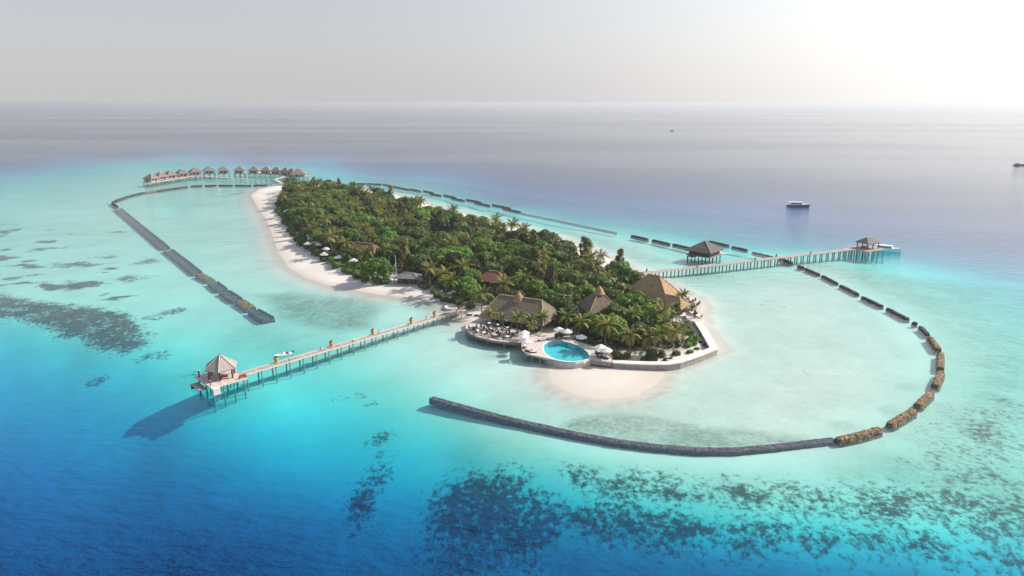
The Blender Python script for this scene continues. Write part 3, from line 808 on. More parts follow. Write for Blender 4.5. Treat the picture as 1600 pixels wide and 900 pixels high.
bollard(P_(0.5, 1.6), 'dark bollard lamp beside the pale corner block of the gazebo platform', None, 1.1)

# right jetty
RZ = 2.0
ra, rb = pg(1001, 427, RZ), pg(1346, 387.5, RZ)
jetty('jetty', 'long plank jetty on concrete piles from the right beach past the dark hut', ra, rb, 2.6, RZ, 3.3, 0.24, -3)
rn = (rb - ra).normalized(); rs = Vector((-rn.y, rn.x, 0)); rl = (rb - ra).length
for i, f in enumerate((0.03, 0.22, 0.33, 0.47, 0.585, 0.73)):
    planter(ra + rn * rl * f + rs * (1.0 if i % 2 == 0 else -1.0), 'small planter on the right jetty, %s counted from the beach' % ORD[i], 'planters along the right jetty', 0.9)
rang = math.atan2(rn.y, rn.x)
# arrival platform and pavilion
pc = pg(1354, 388, RZ)
t = thing('platform', 'square arrival platform on piles at the outer end of the right jetty', 'platform', (pc.x, pc.y, 0), rang)
MB().box((0, 0, RZ - 0.02), (10.6, 9.2, 0.16)).build('deck', 'plank', t)
for s in (-1, 1):
    MB().box((0, s * 4.68, RZ - 0.06), (10.8, 0.16, 0.3)).build('edge_beam', 'timber_pale', t)
    MB().box((s * 5.38, 0, RZ - 0.06), (0.16, 9.2, 0.3)).build('edge_beam', 'timber_pale', t)
pm = MB().tube([(0, 0, -4), (0, 0, RZ - 0.1)], 0.26, 8).mesh('pile', 'pile')
for i in range(4):
    for j in range(3):
        put('pile', pm, t, (-4.8 + i * 3.2, -4.2 + j * 4.2, 0))
MB().box((-7.2, 3.4, RZ - 0.02), (4.2, 1.8, 0.16)).build('side_landing', 'plank', t)
MB().box((-8.9, 3.4, 0.0), (0.3, 0.3, RZ * 2 - 0.3)).build('pile', 'pile', t)
def hip_roof(mb, L, W, z0, z1, ridge):
    """hip roof L x W with a ridge of given length along x"""
    a, b_, r = L / 2, W / 2, ridge / 2
    vs = [(-a, -b_, z0), (a, -b_, z0), (a, b_, z0), (-a, b_, z0), (-r, 0, z1), (r, 0, z1)]
    th = 0.22
    vs += [(x * .985, y * .985, z0 - th) for x, y, _ in vs[:4]]
    return mb.add(vs, [(0, 1, 5, 4), (2, 3, 4, 5), (1, 2, 5), (3, 0, 4), (0, 6, 7, 1), (1, 7, 8, 2), (2, 8, 9, 3), (3, 9, 6, 0), (9, 8, 7, 6)])
def pavilion(loc, rz):
    t = thing('pavilion', 'open pavilion with brown hipped shingle roof on the arrival platform', 'pavilion', loc, rz)
    rf = hip_roof(MB(), 7.6, 6.4, 2.5, 4.6, 2.2).build('roof', 'shingle', t)
    MB().tube([(-1.15, 0, 4.63), (1.15, 0, 4.63)], 0.1).build('ridge_cap', 'ridge', rf)
    for sx in (-1, 0, 1):
        for sy in (-1, 1):
            MB().box((sx * 3.0, sy * 2.5, 1.2), (0.3, 0.3, 2.4)).build('post', 'timber_dark', t)
    MB().box((0, 1.6, 0.3), (3.6, 0.6, 0.45)).build('bench', 'timber', t)
pavilion((pc.x + 0.6, pc.y + 0.5, RZ + 0.06), rang)

# overwater hut beside the right jetty
hc = pg(1103, 406.5)
def overwater_hut(loc, rz):
    t = thing('overwater_hut', 'large dark square overwater hut with pyramid shingle roof beside the right jetty', 'hut', loc, rz)
    MB().box((0, 0, 1.75), (10.6, 10.6, 0.3)).build('deck', 'timber', t)
    MB().box((0, 0, 3.2), (8.8, 8.8, 2.6)).build('wall', 'timber_dark', t)
    rf = hip_roof(MB(), 11.2, 11.2, 3.7, 7.2, 0.1).build('roof', 'shingle_dark', t)
    for sx, sy in ((1, 1), (1, -1), (-1, 1), (-1, -1)):
        MB().tube([(sx * 5.62, sy * 5.62, 3.74), (0, 0, 7.28)], 0.1).build('hip_cap', 'ridge', rf)
    pm = MB().tube([(0, 0, -3), (0, 0, 1.6)], 0.2, 7).mesh('stilt', 'timber_dark')
    for i in range(4):
        for j in range(4):
            put('stilt', pm, t, (-4.6 + i * 3.07, -4.6 + j * 3.07, 0))
    for y in (-2.8, 0.0, 2.8):
        w = MB().box((4.42, y, 3.3), (0.08, 1.6, 1.3)).build('window', 'glass', t)
        MB().box((4.46, y, 2.6), (0.1, 1.8, 0.1)).build('sill', 'ridge', w)
    for x in (-2.6, 2.6):
        MB().box((x, -4.42, 3.3), (1.5, 0.08, 1.2)).build('window', 'glass', t)
    MB().box((5.1, -0.5, 2.6), (0.06, 6.5, 0.08)).build('railing', 'ridge', t)
    for y in (-3.6, -1.5, 0.6, 2.7):
        MB().box((5.1, y, 2.2), (0.1, 0.1, 0.8)).build('railing_post', 'ridge', t)
    MB().box((7.0, -1.2, 1.72), (3.4, 4.6, 0.24)).build('side_terrace', 'timber_pale', t)
    MB().box((7.2, -4.6, 1.6), (1.6, 2.4, 0.2)).build('gangway', 'timber_pale', t)
    MB().box((-6.6, 2.0, 1.7), (2.6, 3.0, 0.2)).build('rear_landing', 'timber_dark', t)
    MB().box((-7.6, 3.2, 0.4), (0.24, 0.24, 2.6)).build('stilt', 'timber_dark', t)
overwater_hut((hc.x, hc.y + 3.0, 0), R(48))

# ------------------------------------------------------------------ water villas
def villa_meshes():
    g = {}
    g['deck'] = MB().box((0, 0, 1.7), (8.6, 8.2, 0.25)).mesh('deck', 'timber')
    g['wall'] = MB().box((0, 0.3, 3.0), (6.8, 6.0, 2.35)).mesh('wall', 'plaster')
    g['roof'] = hip_roof(MB(), 8.8, 7.8, 3.9, 7.4, 0.5).mesh('roof', 'shingle')
    g['ridge_cap'] = MB().lathe([(0.5, 7.1), (0.3, 7.55), (0.04, 7.9)], 8).mesh('ridge_cap', 'ridge')
    g['door'] = MB().box((0.9, -2.72, 2.85), (1.3, 0.08, 2.0)).mesh('door', 'timber_red')
    g['window'] = MB().box((0, 0, 0), (1.5, 0.08, 1.2)).mesh('window', 'glass')
    g['stilt'] = MB().tube([(0, 0, -3), (0, 0, 1.6)], 0.17, 6).mesh('stilt', 'pile')
    mb = MB()
    for k in range(6):
        mb.box((0, 4.3 + k * 0.35, 1.6 - k * 0.32), (1.3, 0.36, 0.1))
    g['stairs'] = mb.mesh('stairs', 'timber')
    return g
VG = villa_meshes()
villas = [(238, 287.5), (252, 284.5), (267, 282), (286, 279), (306, 276.5), (327.5, 274.6), (350, 274.3), (375, 274), (398, 274), (417.5, 274.6), (434, 275.4), (448, 276.6), (457.5, 278)]
vp = [pg(u, v) for u, v in villas]
VC = pg(352, 292)
for i, p in enumerate(vp):
    d = VC - p
    rz = math.atan2(d.y, d.x) + math.pi / 2
    lab = 'thatched water villa on stilts, %s from the left end of the far arc' % ORD[i]
    t = thing('water_villa', lab, 'villa', (p.x, p.y, 0), rz, 'water villas in the far arc', 1.1)
    put('deck', VG['deck'], t); put('wall', VG['wall'], t); rf = put('roof', VG['roof'], t); put('ridge_cap', VG['ridge_cap'], rf)
    put('door', VG['door'], t); put('stairs', VG['stairs'], t)
    put('window', VG['window'], t, (-1.6, -2.73, 3.0)); put('window', VG['window'], t, (3.43, 0.4, 3.0), (0, 0, math.pi / 2)); put('window', VG['window'], t, (-3.43, 0.4, 3.0), (0, 0, math.pi / 2))
    for sx in (-3.8, 0, 3.8):
        for sy in (-3.6, 0, 3.6):
            put('stilt', VG['stilt'], t, (sx, sy, 0))
p = pg(467, 279)
t = thing('arrival_hall', 'larger thatched water hall on stilts at the right end of the villa arc', 'hall', (p.x, p.y, 0), R(8), None)
MB().box((0, 0, 1.7), (15, 10, 0.25)).build('deck', 'timber', t)
MB().box((0, 0.3, 2.9), (10.5, 7.0, 2.2)).build('wall', 'plaster', t)
rf = hip_roof(MB(), 13, 9.4, 3.7, 7.6, 3.0).build('roof', 'shingle', t)
MB().tube([(-1.5, 0, 7.65), (1.5, 0, 7.65)], 0.18).build('ridge_cap', 'ridge', rf)
MB().box((-1.0, -3.24, 2.8), (1.6, 0.08, 1.9)).build('door', 'glass', t)
for i in range(5):
    for j in range(3):
        put('stilt', VG['stilt'], t, (-6.8 + i * 3.4, -4.5 + j * 4.5, 0))
# villa walkway: a bent boardwalk of straight runs
wk = pgs([(452, 277.0), (430, 283.6), (395, 283.2), (358, 281.4), (325, 278.9), (302, 278.2), (285, 281), (266, 284.4), (248, 287.4), (236, 289.6)], 0)
t = thing('villa_boardwalk', 'long bent boardwalk on stilts linking the water villas', 'boardwalk', (wk[0].x, wk[0].y, 0))
bm_ = MB().tube([(0, 0, -3), (0, 0, 1.5)], 0.17, 6).mesh('stilt', 'pile')
for i in range(len(wk) - 1):
    a, b_ = wk[i], wk[i + 1]
    L, ang = frame_of(a, b_)
    c = (a + b_) / 2 - wk[0]
    MB().box((c.x, c.y, 1.62 + 0.004 * (i % 2)), (L + 1.2, 2.2, 0.2), ang).build('deck_run', 'plank_light', t)
    s = Vector((math.sin(ang), -math.cos(ang), 0))
    for k in range(max(2, int(L / 4.5))):
        q = a.lerp(b_, (k + 0.5) / max(2, int(L / 4.5))) - wk[0]
        put('stilt', bm_, t, q + s * 0.9); put('stilt', bm_, t, q - s * 0.9)
wb, wa = wk[1], pg(446, 292)
L, ang = frame_of(wb, wa)
t = thing('ramp', 'short sandy plank ramp from the villa boardwalk to the island tip', 'ramp', (wb.x, wb.y, 0), ang)
MB().box((L / 2 + 1.4, 0, 1.55), (L - 0.4, 2.4, 0.18)).build('deck', 'plank_light', t)
for k in range(4):
    for s in (-1, 1):
        put('stilt', bm_, t, (2.2 + k * L / 4.6, s * 0.9, -0.1))

# ------------------------------------------------------------------ boats
def hull_mesh(L, B, H, keel=0.35, sheer=0.35, name='hull', mat='white', n=14):
    """pointed bow at +x, transom at -x; deck closed"""
    mb = MB()
    prof = 7
    for i in range(n + 1):
        t_ = i / n
        x = -L / 2 + L * t_
        w = B / 2 * (0.86 + 0.14 * math.sin(min(t_ * 2, 1) * math.pi / 2)) * (1 - max(0, (t_ - 0.55) / 0.45) ** 2.2)
        zt = H + sheer * t_ ** 2
        for y, z in ((-1, zt), (-0.95, zt * 0.45), (-0.7, 0.0), (0, -keel), (0.7, 0.0), (0.95, zt * 0.45), (1, zt)):
            rake = 0.25 * L * 0.1 * (1 - z / zt) * (t_ ** 4)
            mb.v.append((x - rake, y * max(w, 0.03), z))
    for i in range(n):
        for j in range(prof - 1):
            mb.f.append((i * prof + j, (i + 1) * prof + j, (i + 1) * prof + j + 1, i * prof + j + 1))
        mb.f.append((i * prof, i * prof + 6, (i + 1) * prof + 6, (i + 1) * prof))
    mb.f.append(tuple(range(prof)))
    return mb.mesh(name, mat)
def cabin_boat(loc, rz, L, label, hullmat, two_tone=True):
    t = thing('motor_boat', label, 'boat', loc, rz)
    B = L * 0.28
    put('hull', hull_mesh(L, B, L * 0.075, sheer=L * 0.05, mat=hullmat), t)
    st = hull_mesh(L * 0.99, B * 0.97, L * 0.05, 0.0, L * 0.05, 'gunwale', 'white')
    put('gunwale', st, t, (0, 0, L * 0.05))
    z = L * 0.10
    cb = MB().box((-L * 0.08, 0, z + L * 0.045), (L * 0.5, B * 0.74, L * 0.09), 0, 0.9).build('cabin', 'white', t)
    for s in (-1, 1):
        for k in range(4):
            MB().box((-L * 0.26 + k * L * 0.115, s * B * 0.365, z + L * 0.05), (L * 0.09, 0.06, L * 0.045)).build('window', 'glass', cb)
    MB().add([(L * 0.165, -B * .33, z + L * .015), (L * 0.165, B * .33, z + L * .015), (L * 0.14, B * .31, z + L * .08), (L * 0.14, -B * .31, z + L * .08),
              (L * 0.12, -B * .33, z + L * .015), (L * 0.12, B * .33, z + L * .015)], [(0, 1, 2, 3), (0, 3, 4), (1, 5, 2), (4, 3, 2, 5)]).build('windshield', 'glass', cb)
    MB().box((-L * 0.12, 0, z + L * 0.105), (L * 0.6, B * 0.8, L * 0.018)).build('roof', 'white', t)
    for sx in (-0.38, -0.30):
        for s in (-1, 1):
            MB().box((sx * L, s * B * 0.34, z + L * 0.05), (0.1, 0.1, L * 0.1)).build('roof_post', 'white', t)
    MB().tube([(L * 0.2, -B * 0.28, z + L * .03), (L * 0.36, -B * 0.16, z + L * .06), (L * 0.47, 0, z + L * .07), (L * 0.36, B * 0.16, z + L * .06), (L * 0.2, B * 0.28, z + L * .03)], 0.05, 5).build('bow_rail', 'white', t)
    return t
p = pg(1247, 322.5)
cabin_boat((p.x, p.y, -0.15), R(-14), 13.0, 'white cabin motor boat with dark blue hull anchored in open water', 'hull_blue')
p = pg(1386, 392)
cabin_boat((p.x, p.y, 0.1), R(-32), 10.5, 'white speedboat moored at the arrival platform of the right jetty', 'white')
def small_boat(loc, rz, L, label, name='small_boat'):
    t = thing(name, label, 'boat', loc, rz)
    put('hull', hull_mesh(L, L * 0.32, L * 0.09, sheer=L * 0.03), t)
    MB().box((-L * 0.05, 0, L * 0.14), (L * 0.14, L * 0.14, L * 0.1), 0, 0.8).build('console', 'white', t)
    MB().box((L * 0.02, 0, L * 0.21), (0.06, L * 0.15, L * 0.06)).build('windscreen', 'glass', t)
    MB().box((-L * 0.24, 0, L * 0.12), (L * 0.1, L * 0.24, L * 0.06)).build('bench', 'hull_blue', t)
    MB().box((-L * 0.53, 0, L * 0.12), (L * 0.07, L * 0.07, L * 0.14)).build('outboard_motor', 'black', t)
p = pg(439, 560)
small_boat((p.x, p.y + 1.6, 0.05), R(215), 4.6, 'small white motor dinghy tied behind the left jetty')
p = pg(338, 294.5)
small_boat((p.x, p.y, 0.05), R(160), 5.5, 'tiny white boat floating in the far lagoon before the villas')
p = pg(1050, 204.5)
cabin_boat((p.x, p.y, 0), R(6), 9, 'tiny distant boat on the hazy sea above the forest', 'hull_blue')
p = pg(1595, 258.5)
t = thing('cargo_boat', 'low dark boat on the open sea at the far right edge', 'boat', (p.x, p.y, 0), R(-3))
put('hull', hull_mesh(14, 2.6, 0.9, sheer=1.0, mat='timber_dark'), t)
MB().box((-3.5, 0, 1.5), (3.2, 1.8, 1.2)).build('cabin', 'timber_dark', t)
# beached catamaran
p = pg(614, 438.5); z0 = hz(p.x, p.y)
t = thing('catamaran', 'beached sailing catamaran with tall pale mast by the big green tree', 'catamaran', (p.x, p.y, z0), R(20))
for s in (-1, 1):
    h = put('hull', hull_mesh(5.2, 0.5, 0.5, 0.2, 0.15), t, (0, s * 1.05, 0.2))
MB().box((0.2, 0, 0.68), (2.4, 1.7, 0.06)).build('trampoline', 'tile_grey', t)
for x in (-0.9, 1.3):
    MB().tube([(x, -1.1, 0.66), (x, 1.1, 0.66)], 0.06).build('cross_beam', 'white', t)
MB().tube([(1.2, 0, 0.6), (1.2, 0, 7.6)], [0.11, 0.08], 6).build('mast', 'mast', t)
MB().tube([(1.2, 0, 1.4), (-1.4, 0, 1.6)], 0.07, 6).build('boom', 'mast', t)
MB().tube([(1.2, 0.0, 5.2), (-0.4, -1.0, 0.7)], 0.05, 5).build('shroud', 'mast', t)
MB().tube([(1.2, 0.0, 5.2), (-0.4, 1.0, 0.7)], 0.05, 5).build('shroud', 'mast', t)

# ------------------------------------------------------------------ restaurant terrace, pool and sea wall
TZ = 1.45
terrace = pgs([(727, 507), (728, 515), (734, 521), (748, 527), (772, 532.5), (800, 535.5), (817, 535.5), (820, 526), (812, 515), (780, 507), (750, 502)], TZ)
t = thing('dining_terrace', 'wide pale plank dining terrace over the shallow water before the restaurant', 'terrace', (terrace[0].x, terrace[0].y, 0))
loc = [p - terrace[0] for p in terrace]
MB().prism(loc, TZ - 0.16, TZ).build('deck', 'plank_light', t)
fr_pts = loc[0:7]
for i in range(6):
    a, b_ = fr_pts[i], fr_pts[i + 1]
    L, ang = frame_of(a, b_)
    q = (a + b_) / 2
    MB().box((q.x, q.y, TZ - 0.27), (L + 0.25, 0.22, 0.6), ang).build('edge_beam', 'timber', t)
    for k in range(max(1, int(L / 2.5))):
        r_ = a.lerp(b_, (k + 0.5) / max(1, int(L / 2.5)))
        MB().tube([(r_.x + 0.3, r_.y + 0.5, -1.5), (r_.x + 0.3, r_.y + 0.5, TZ - 0.2)], 0.15, 6).build('pile', 'pile', t)

PZ = 1.75
pool_out = [(850, 539), (856, 534.5), (866, 532), (878, 532.5), (890, 535), (901, 539), (911, 544.5), (918, 550), (921.5, 556), (919, 560), (910, 562.8), (898, 564.3), (884, 564), (870, 561.5), (859, 557), (852, 551), (849.5, 545)]
poolp = pgs(pool_out, PZ)
pcn = sum(poolp, Vector()) / len(poolp)
def offset(pts, c, k):
    return [c + (p - c) * (1 + k / (p - c).length) for p in pts]
t = thing('swimming_pool', 'oval turquoise infinity pool with curved pale outer wall', 'pool', (pcn.x, pcn.y, 0))
pl = [p - pcn for p in poolp]
z0v = Vector((0, 0, 0))
pl = [Vector((p.x, p.y, 0)) for p in pl]
inner, outer, skirt = pl, offset(pl, z0v, 0.5), offset(pl, z0v, 0.75)
k = len(pl)
M['pool_tile'] = surface('pool_tile', (0.02, 0.45, 0.50), (0.05, 0.56, 0.60), 0.6, 0.5, 0.0)
MB().add([(p.x, p.y, 0.62) for p in inner], [tuple(range(k))] if True else []).build('pool_floor', 'pool_tile', t)
MB().add([(p.x, p.y, 0.62) for p in inner] + [(p.x, p.y, PZ - 0.06) for p in inner], [(i, k + i, k + (i + 1) % k, (i + 1) % k) for i in range(k)]).build('pool_lining', 'pool_tile', t)
MB().add([(p.x, p.y, PZ) for p in inner] + [(p.x, p.y, PZ) for p in outer] + [(p.x, p.y, PZ - 0.1) for p in outer] + [(p.x, p.y, PZ - 0.1) for p in inner],
         [(i, (i + 1) % k, k + (i + 1) % k, k + i) for i in range(k)] + [(k + i, k + (i + 1) % k, 2 * k + (i + 1) % k, 2 * k + i) for i in range(k)]
         + [((i + 1) % k, i, 3 * k + i, 3 * k + (i + 1) % k) for i in range(k)]).build('pool_rim', 'concrete_pale', t)
MB().add([(p.x, p.y, PZ - 0.1) for p in outer] + [(p.x, p.y, PZ - 0.42) for p in skirt] + [(p.x, p.y, -1.0) for p in skirt],
         [(i, k + i, k + (i + 1) % k, (i + 1) % k) for i in range(k)] + [(k + i, 2 * k + i, 2 * k + (i + 1) % k, k + (i + 1) % k) for i in range(k)]).build('pool_wall', 'concrete', t)
m, n, l, o = new_mat('pool_water')
tc = n.new('ShaderNodeTexCoord')
trp = n.new('ShaderNodeBsdfTransparent'); trp.inputs['Color'].default_value = (0.62, 0.96, 0.97, 1)
glp = n.new('ShaderNodeBsdfGlossy'); glp.inputs['Roughness'].default_value = 0.04
bpp = n.new('ShaderNodeBump'); bpp.inputs['Strength'].default_value = 0.35; bpp.inputs['Distance'].default_value = 0.2
l.new(noise(0.7, 3, 0.5), bpp.inputs['Height']); l.new(bpp.outputs[0], glp.inputs['Normal'])
gep = n.new('ShaderNodeNewGeometry'); dtp = n.new('ShaderNodeVectorMath'); dtp.operation = 'DOT_PRODUCT'
l.new(gep.outputs['Incoming'], dtp.inputs[0]); l.new(bpp.outputs[0], dtp.inputs[1])
fp = math_('MULTIPLY_ADD', math_('POWER', math_('SUBTRACT', 1.0, math_('ABSOLUTE', dtp.outputs['Value'], clamp=True), None, True), 5.0), 0.98, 0.03)
mxp = n.new('ShaderNodeMixShader'); l.new(fp, mxp.inputs[0]); l.new(trp.outputs[0], mxp.inputs[1]); l.new(glp.outputs[0], mxp.inputs[2]); l.new(mxp.outputs[0], o.inputs['Surface'])
M['pool_water'] = m
MB().add([(p.x, p.y, PZ - 0.07) for p in inner], [tuple(range(k))] if poolp[0].x else []).build('pool_water', 'pool_water', t)
for ob in (c for c in t.children if c.name.startswith(('pool_water', 'pool_floor'))):
    if ob.data.polygons[0].normal.z < 0:
        ob.data.flip_normals()

# sun deck round the pool (two paved decks that butt against the pool rim)
def ring_slice(i0, i1, far):
    """deck between the pool rim (points i0..i1) and a surveyed far line"""
    idx = []
    i = i0
    while True:
        idx.append(i % k)
        if i % k == i1 % k: break
        i += 1
    a = [pcn + offset(pl, z0v, 0.52)[i] for i in idx]
    return [Vector((p.x, p.y, 0)) for p in a] + pgs(far, PZ - 0.01)
def deck(name, label, poly, z, mat, side, wall=True, cat='deck', side_h=0.5, piles=()):
    o0 = poly[0].copy(); o0.z = 0
    t = thing(name, label, cat, o0)
    lp = [p - o0 for p in poly]
    MB().prism(lp, z - 0.15, z).build('paving', mat, t)
    if wall:
        c = sum(lp, Vector()) / len(lp)
        sk = [c + (p - c) * 0.985 for p in lp]
        MB().prism(sk, z - side_h, z - 0.15).build('skirt', side, t)
    return t
d1 = deck('pool_deck', 'pink stone sun deck left of the pool with parasols and loungers', ring_slice(13, 17 + 2, [(872, 529.5), (850, 527), (838, 521), (822, 524), (815, 533), (815, 545), (822, 552.5), (838, 556), (851, 559)]), PZ, 'pink_stone', 'concrete', True)
for u, v in ((822, 551), (832, 554), (844, 557)):
    p = pg(u, v, PZ) - d1.location
    MB().tube([(p.x, p.y + 0.6, -1), (p.x, p.y + 0.6, PZ - 0.4)], 0.16, 7).build('pile', 'pile', d1)
deck('pool_deck', 'pink stone walk behind and right of the pool under the trees', ring_slice(2, 9, [(926, 562), (956, 566), (958, 556), (944, 548), (925, 540), (905, 534), (888, 529.5), (872, 529)]), PZ - 0.005, 'pink_stone', 'stone_wall', True, side_h=1.2)

# sea wall on the right point
SWT = 1.55
line = pgs([(957, 566.5), (985, 568.5), (1015, 569.5), (1045, 569.5), (1064, 566.5), (1095, 556), (1122, 545), (1114, 530), (1105, 515), (1096, 502)], SWT)
t = thing('sea_wall', 'pale stone sea wall with flat walkway round the right point of the island', 'wall', (line[0].x, line[0].y, 0))
lw = [p - line[0] for p in line]
cin = pg(1040, 540, SWT) - line[0]
inn = []
for i, p in enumerate(lw):
    d = (lw[min(i + 1, len(lw) - 1)] - lw[max(i - 1, 0)]).normalized()
    s = Vector((-d.y, d.x, 0))
    if s.dot(cin - p) < 0: s = -s
    inn.append(p + s * 2.0)
for i in range(len(lw) - 1):
    a, b_, c_, d_ = lw[i], lw[i + 1], inn[i + 1], inn[i]
    MB().prism([a, b_, c_, d_], SWT - 0.25, SWT).build('coping_slab', 'concrete_pale', t)
    sh = lambda p, q: p + (q - p).normalized() * 0.12
    MB().prism([sh(a, d_), sh(b_, c_), c_, d_], -0.8, SWT - 0.25).build('wall_section', 'stone_wall', t)
MB().box((*(pg(1050, 570, 0) - line[0])[:2], 0.75), (1.7, 2.6, 0.3)).build('step', 'concrete', t)
MB().box((*(pg(1051, 572.5, 0) - line[0])[:2], 0.4), (1.7, 1.6, 0.3)).build('step', 'concrete', t)

# right-hand terraces
for name, lab, uv in (('sun_terrace', 'upper rounded plank terrace on the right beach behind palms', [(1062, 466), (1072, 461), (1085, 466), (1095, 474), (1096, 480), (1086, 484), (1070, 480)]),
                      ('sun_terrace', 'lower rounded plank terrace joining the end of the sea wall', [(1072, 488), (1084, 485), (1096, 489), (1100, 497), (1094, 502), (1080, 502), (1072, 496)])):
    deck(name, lab, pgs(uv, 1.6), 1.6, 'plank_light', 'concrete_pale', True, side_h=1.0)

# ------------------------------------------------------------------ thatched buildings
def thatch_house(name, label, base_uv, rz, L, W, ridge, ze, zt, mat='thatch', cap=None, wall='timber_dark', cat='building', capm='ridge_tan', posts=True, dz=0.0):
    p = pg(*base_uv, 1.2)
    g = hz(p.x, p.y) + dz
    t = thing(name, label, cat, (p.x, p.y, g), rz)
    rf = hip_roof(MB(), L, W, ze, zt, ridge).build('roof', mat, t)
    a, b_, r_ = L / 2, W / 2, ridge / 2
    if ridge > 1:
        MB().tube([(-r_, 0, zt + .02), (r_, 0, zt + .02)], 0.22).build('ridge_cap', capm, rf)
    for sx, sy in ((1, 1), (1, -1), (-1, 1), (-1, -1)):
        MB().tube([(sx * a, sy * b_, ze + .03), (sx * r_, 0, zt + .03)], 0.13).build('hip_cap', capm if cap else mat, rf)
    if cap:
        cx, cr, ch = cap
        MB().lathe([(cr * 1.05, zt - ch * 0.42), (cr, zt - ch * 0.36), (cr * 0.55, zt + ch * 0.25), (0.12, zt + ch * 0.62), (0.0, zt + ch * 0.64)], 14, (cx, 0, 0)).build('roof_cone', 'thatch_tan', t)
    MB().box((0, 0, ze / 2 + 0.1), (L * 0.72, W * 0.66, ze - 0.1)).build('wall', wall, t)
    MB().box((L * 0.1, -W * 0.335, 1.05), (1.2, 0.1, 2.0)).build('door', 'timber_red', t)
    for x in (-0.24, 0.28):
        MB().box((L * x, -W * 0.335, 1.3), (1.5, 0.1, 0.9)).build('window', 'glass', t)
    if posts:
        for sx in (-1, -0.34, 0.34, 1):
            MB().tube([(sx * L * 0.45, -W * 0.44, 0), (sx * L * 0.45, -W * 0.44, ze)], 0.13, 6).build('post', 'timber', t)
    return t
thatch_house('restaurant', 'large thatched restaurant with long hipped roof and cone cap beside the pool', (813, 502), R(-26), 19.5, 13.0, 13.0, 2.6, 7.6, 'thatch', (-0.5, 1.7, 2.6))
thatch_house('bar_pavilion', 'thatched pavilion with pointed cone roof rising among trees behind the pool', (935, 501), R(15), 9.5, 9.5, 0.2, 3.6, 8.6, 'thatch', (0, 1.5, 2.2))
thatch_house('lounge_hall', 'tan thatched hall with steep hipped roof near the right beach', (1019, 473), R(-38), 15.0, 10.5, 3.6, 2.6, 8.6, 'thatch_tan', None)
thatch_house('lounge_wing', 'low tan thatched wing roof stretching from the hall to the right terraces', (1046, 484), R(-42), 11.0, 7.0, 6.0, 2.3, 4.8, 'thatch_tan', None)
thatch_house('villa_house', 'red brown hipped roof house in the forest left of the restaurant', (771, 450), R(-20), 11.0, 8.0, 3.0, 2.9, 5.6, 'tile_red', None, cat='house')
thatch_house('villa_house', 'red brown double roofed house in the forest above the beach parasols', (570, 402), R(-25), 15.0, 8.0, 8.0, 2.9, 5.6, 'tile_red', None, cat='house')
thatch_house('boat_shed', 'low grey roofed open shed beside the beached catamaran', (638, 441), R(-8), 8.6, 6.4, 3.0, 2.1, 3.4, 'tile_grey', None, cat='shed')

# low round pale stone ring at the jetty root
p = pg(706, 482); g = hz(p.x, p.y)
t = thing('stone_ring', 'low round pale stone seat ring on the sand beside the jetty root', 'wall', (p.x, p.y, g))
MB().lathe([(2.3, -0.4), (2.3, 0.55), (1.85, 0.6), (1.8, 0.1), (0.02, 0.08)], 20).build('ring_wall', 'concrete_pale', t)

# ------------------------------------------------------------------ furniture
UC = MB().lathe([(1.35, 2.05), (0.7, 2.42), (0.12, 2.72), (0.0, 2.74)], 8).mesh('canopy', 'canvas')
UV_ = MB().lathe([(1.35, 1.9), (1.36, 2.06)], 8).mesh('valance', 'canvas')
UP = MB().tube([(0, 0, 0), (0, 0, 2.7)], 0.05, 6).mesh('pole', 'timber')
UB = MB().lathe([(0.02, 0), (0.35, 0), (0.33, 0.1), (0.06, 0.14)], 10).mesh('base', 'concrete')
def parasol(p, label, group, sc=1.0):
    t = thing('parasol', label, 'parasol', p, random.uniform(0, 1), group, sc)
    put('canopy', UC, t); put('valance', UV_, t); put('pole', UP, t); put('base', UB, t)
LF = MB().box((0, 0, 0.24), (1.95, 0.68, 0.1)).box((-0.8, 0.25, 0.1), (0.08, 0.08, 0.2)).box((-0.8, -0.25, 0.1), (0.08, 0.08, 0.2)).box((0.8, 0.25, 0.1), (0.08, 0.08, 0.2)).box((0.8, -0.25, 0.1), (0.08, 0.08, 0.2)).mesh('frame', 'brown_wicker')
LC = MB().box((0.2, 0, 0.34), (1.45, 0.62, 0.1)).add([(-0.5, -.31, .3), (-0.5, .31, .3), (-1.05, .31, .72), (-1.05, -.31, .72), (-0.5, -.31, .39), (-0.5, .31, .39), (-1.02, .31, .8), (-1.02, -.31, .8)],
     [(3, 2, 1, 0), (4, 5, 6, 7), (0, 1, 5, 4), (2, 3, 7, 6), (1, 2, 6, 5), (3, 0, 4, 7)]).mesh('cushion', 'cushion')
LCB = LC.copy(); LCB.materials[0] = M['black']
def lounger(p, rz, label, group, dark=False):
    t = thing('sun_lounger', label, 'lounger', p, rz, group)
    put('frame', LF, t); put('cushion', LCB if dark else LC, t)
TT = MB().lathe([(0.0, 0.70), (0.55, 0.70), (0.55, 0.75), (0.0, 0.75)], 12).mesh('table_top', 'white')
TL = MB().lathe([(0.28, 0.0), (0.28, 0.04), (0.05, 0.07), (0.05, 0.7)], 8).mesh('pedestal', 'timber_dark')
CS = MB().box((0, 0, 0.45), (0.52, 0.52, 0.1)).mesh('seat', 'black')
CB = MB().box((-0.25, 0, 0.75), (0.07, 0.52, 0.6)).mesh('backrest', 'brown_wicker')
CL = MB().box((0, 0, 0.2), (0.06, 0.06, 0.4)).mesh('leg', 'timber_dark')
def table(p, label, group):
    t = thing('dining_table', label, 'table', p, 0, group)
    put('table_top', TT, t); put('pedestal', TL, t)
def chair(p, rz, label, group):
    t = thing('dining_chair', label, 'chair', p, rz, group, 1.15)
    put('seat', CS, t); put('backrest', CB, t)
    for x in (-.22, .22):
        for y in (-.22, .22):
            put('leg', CL, t, (x, y, 0))
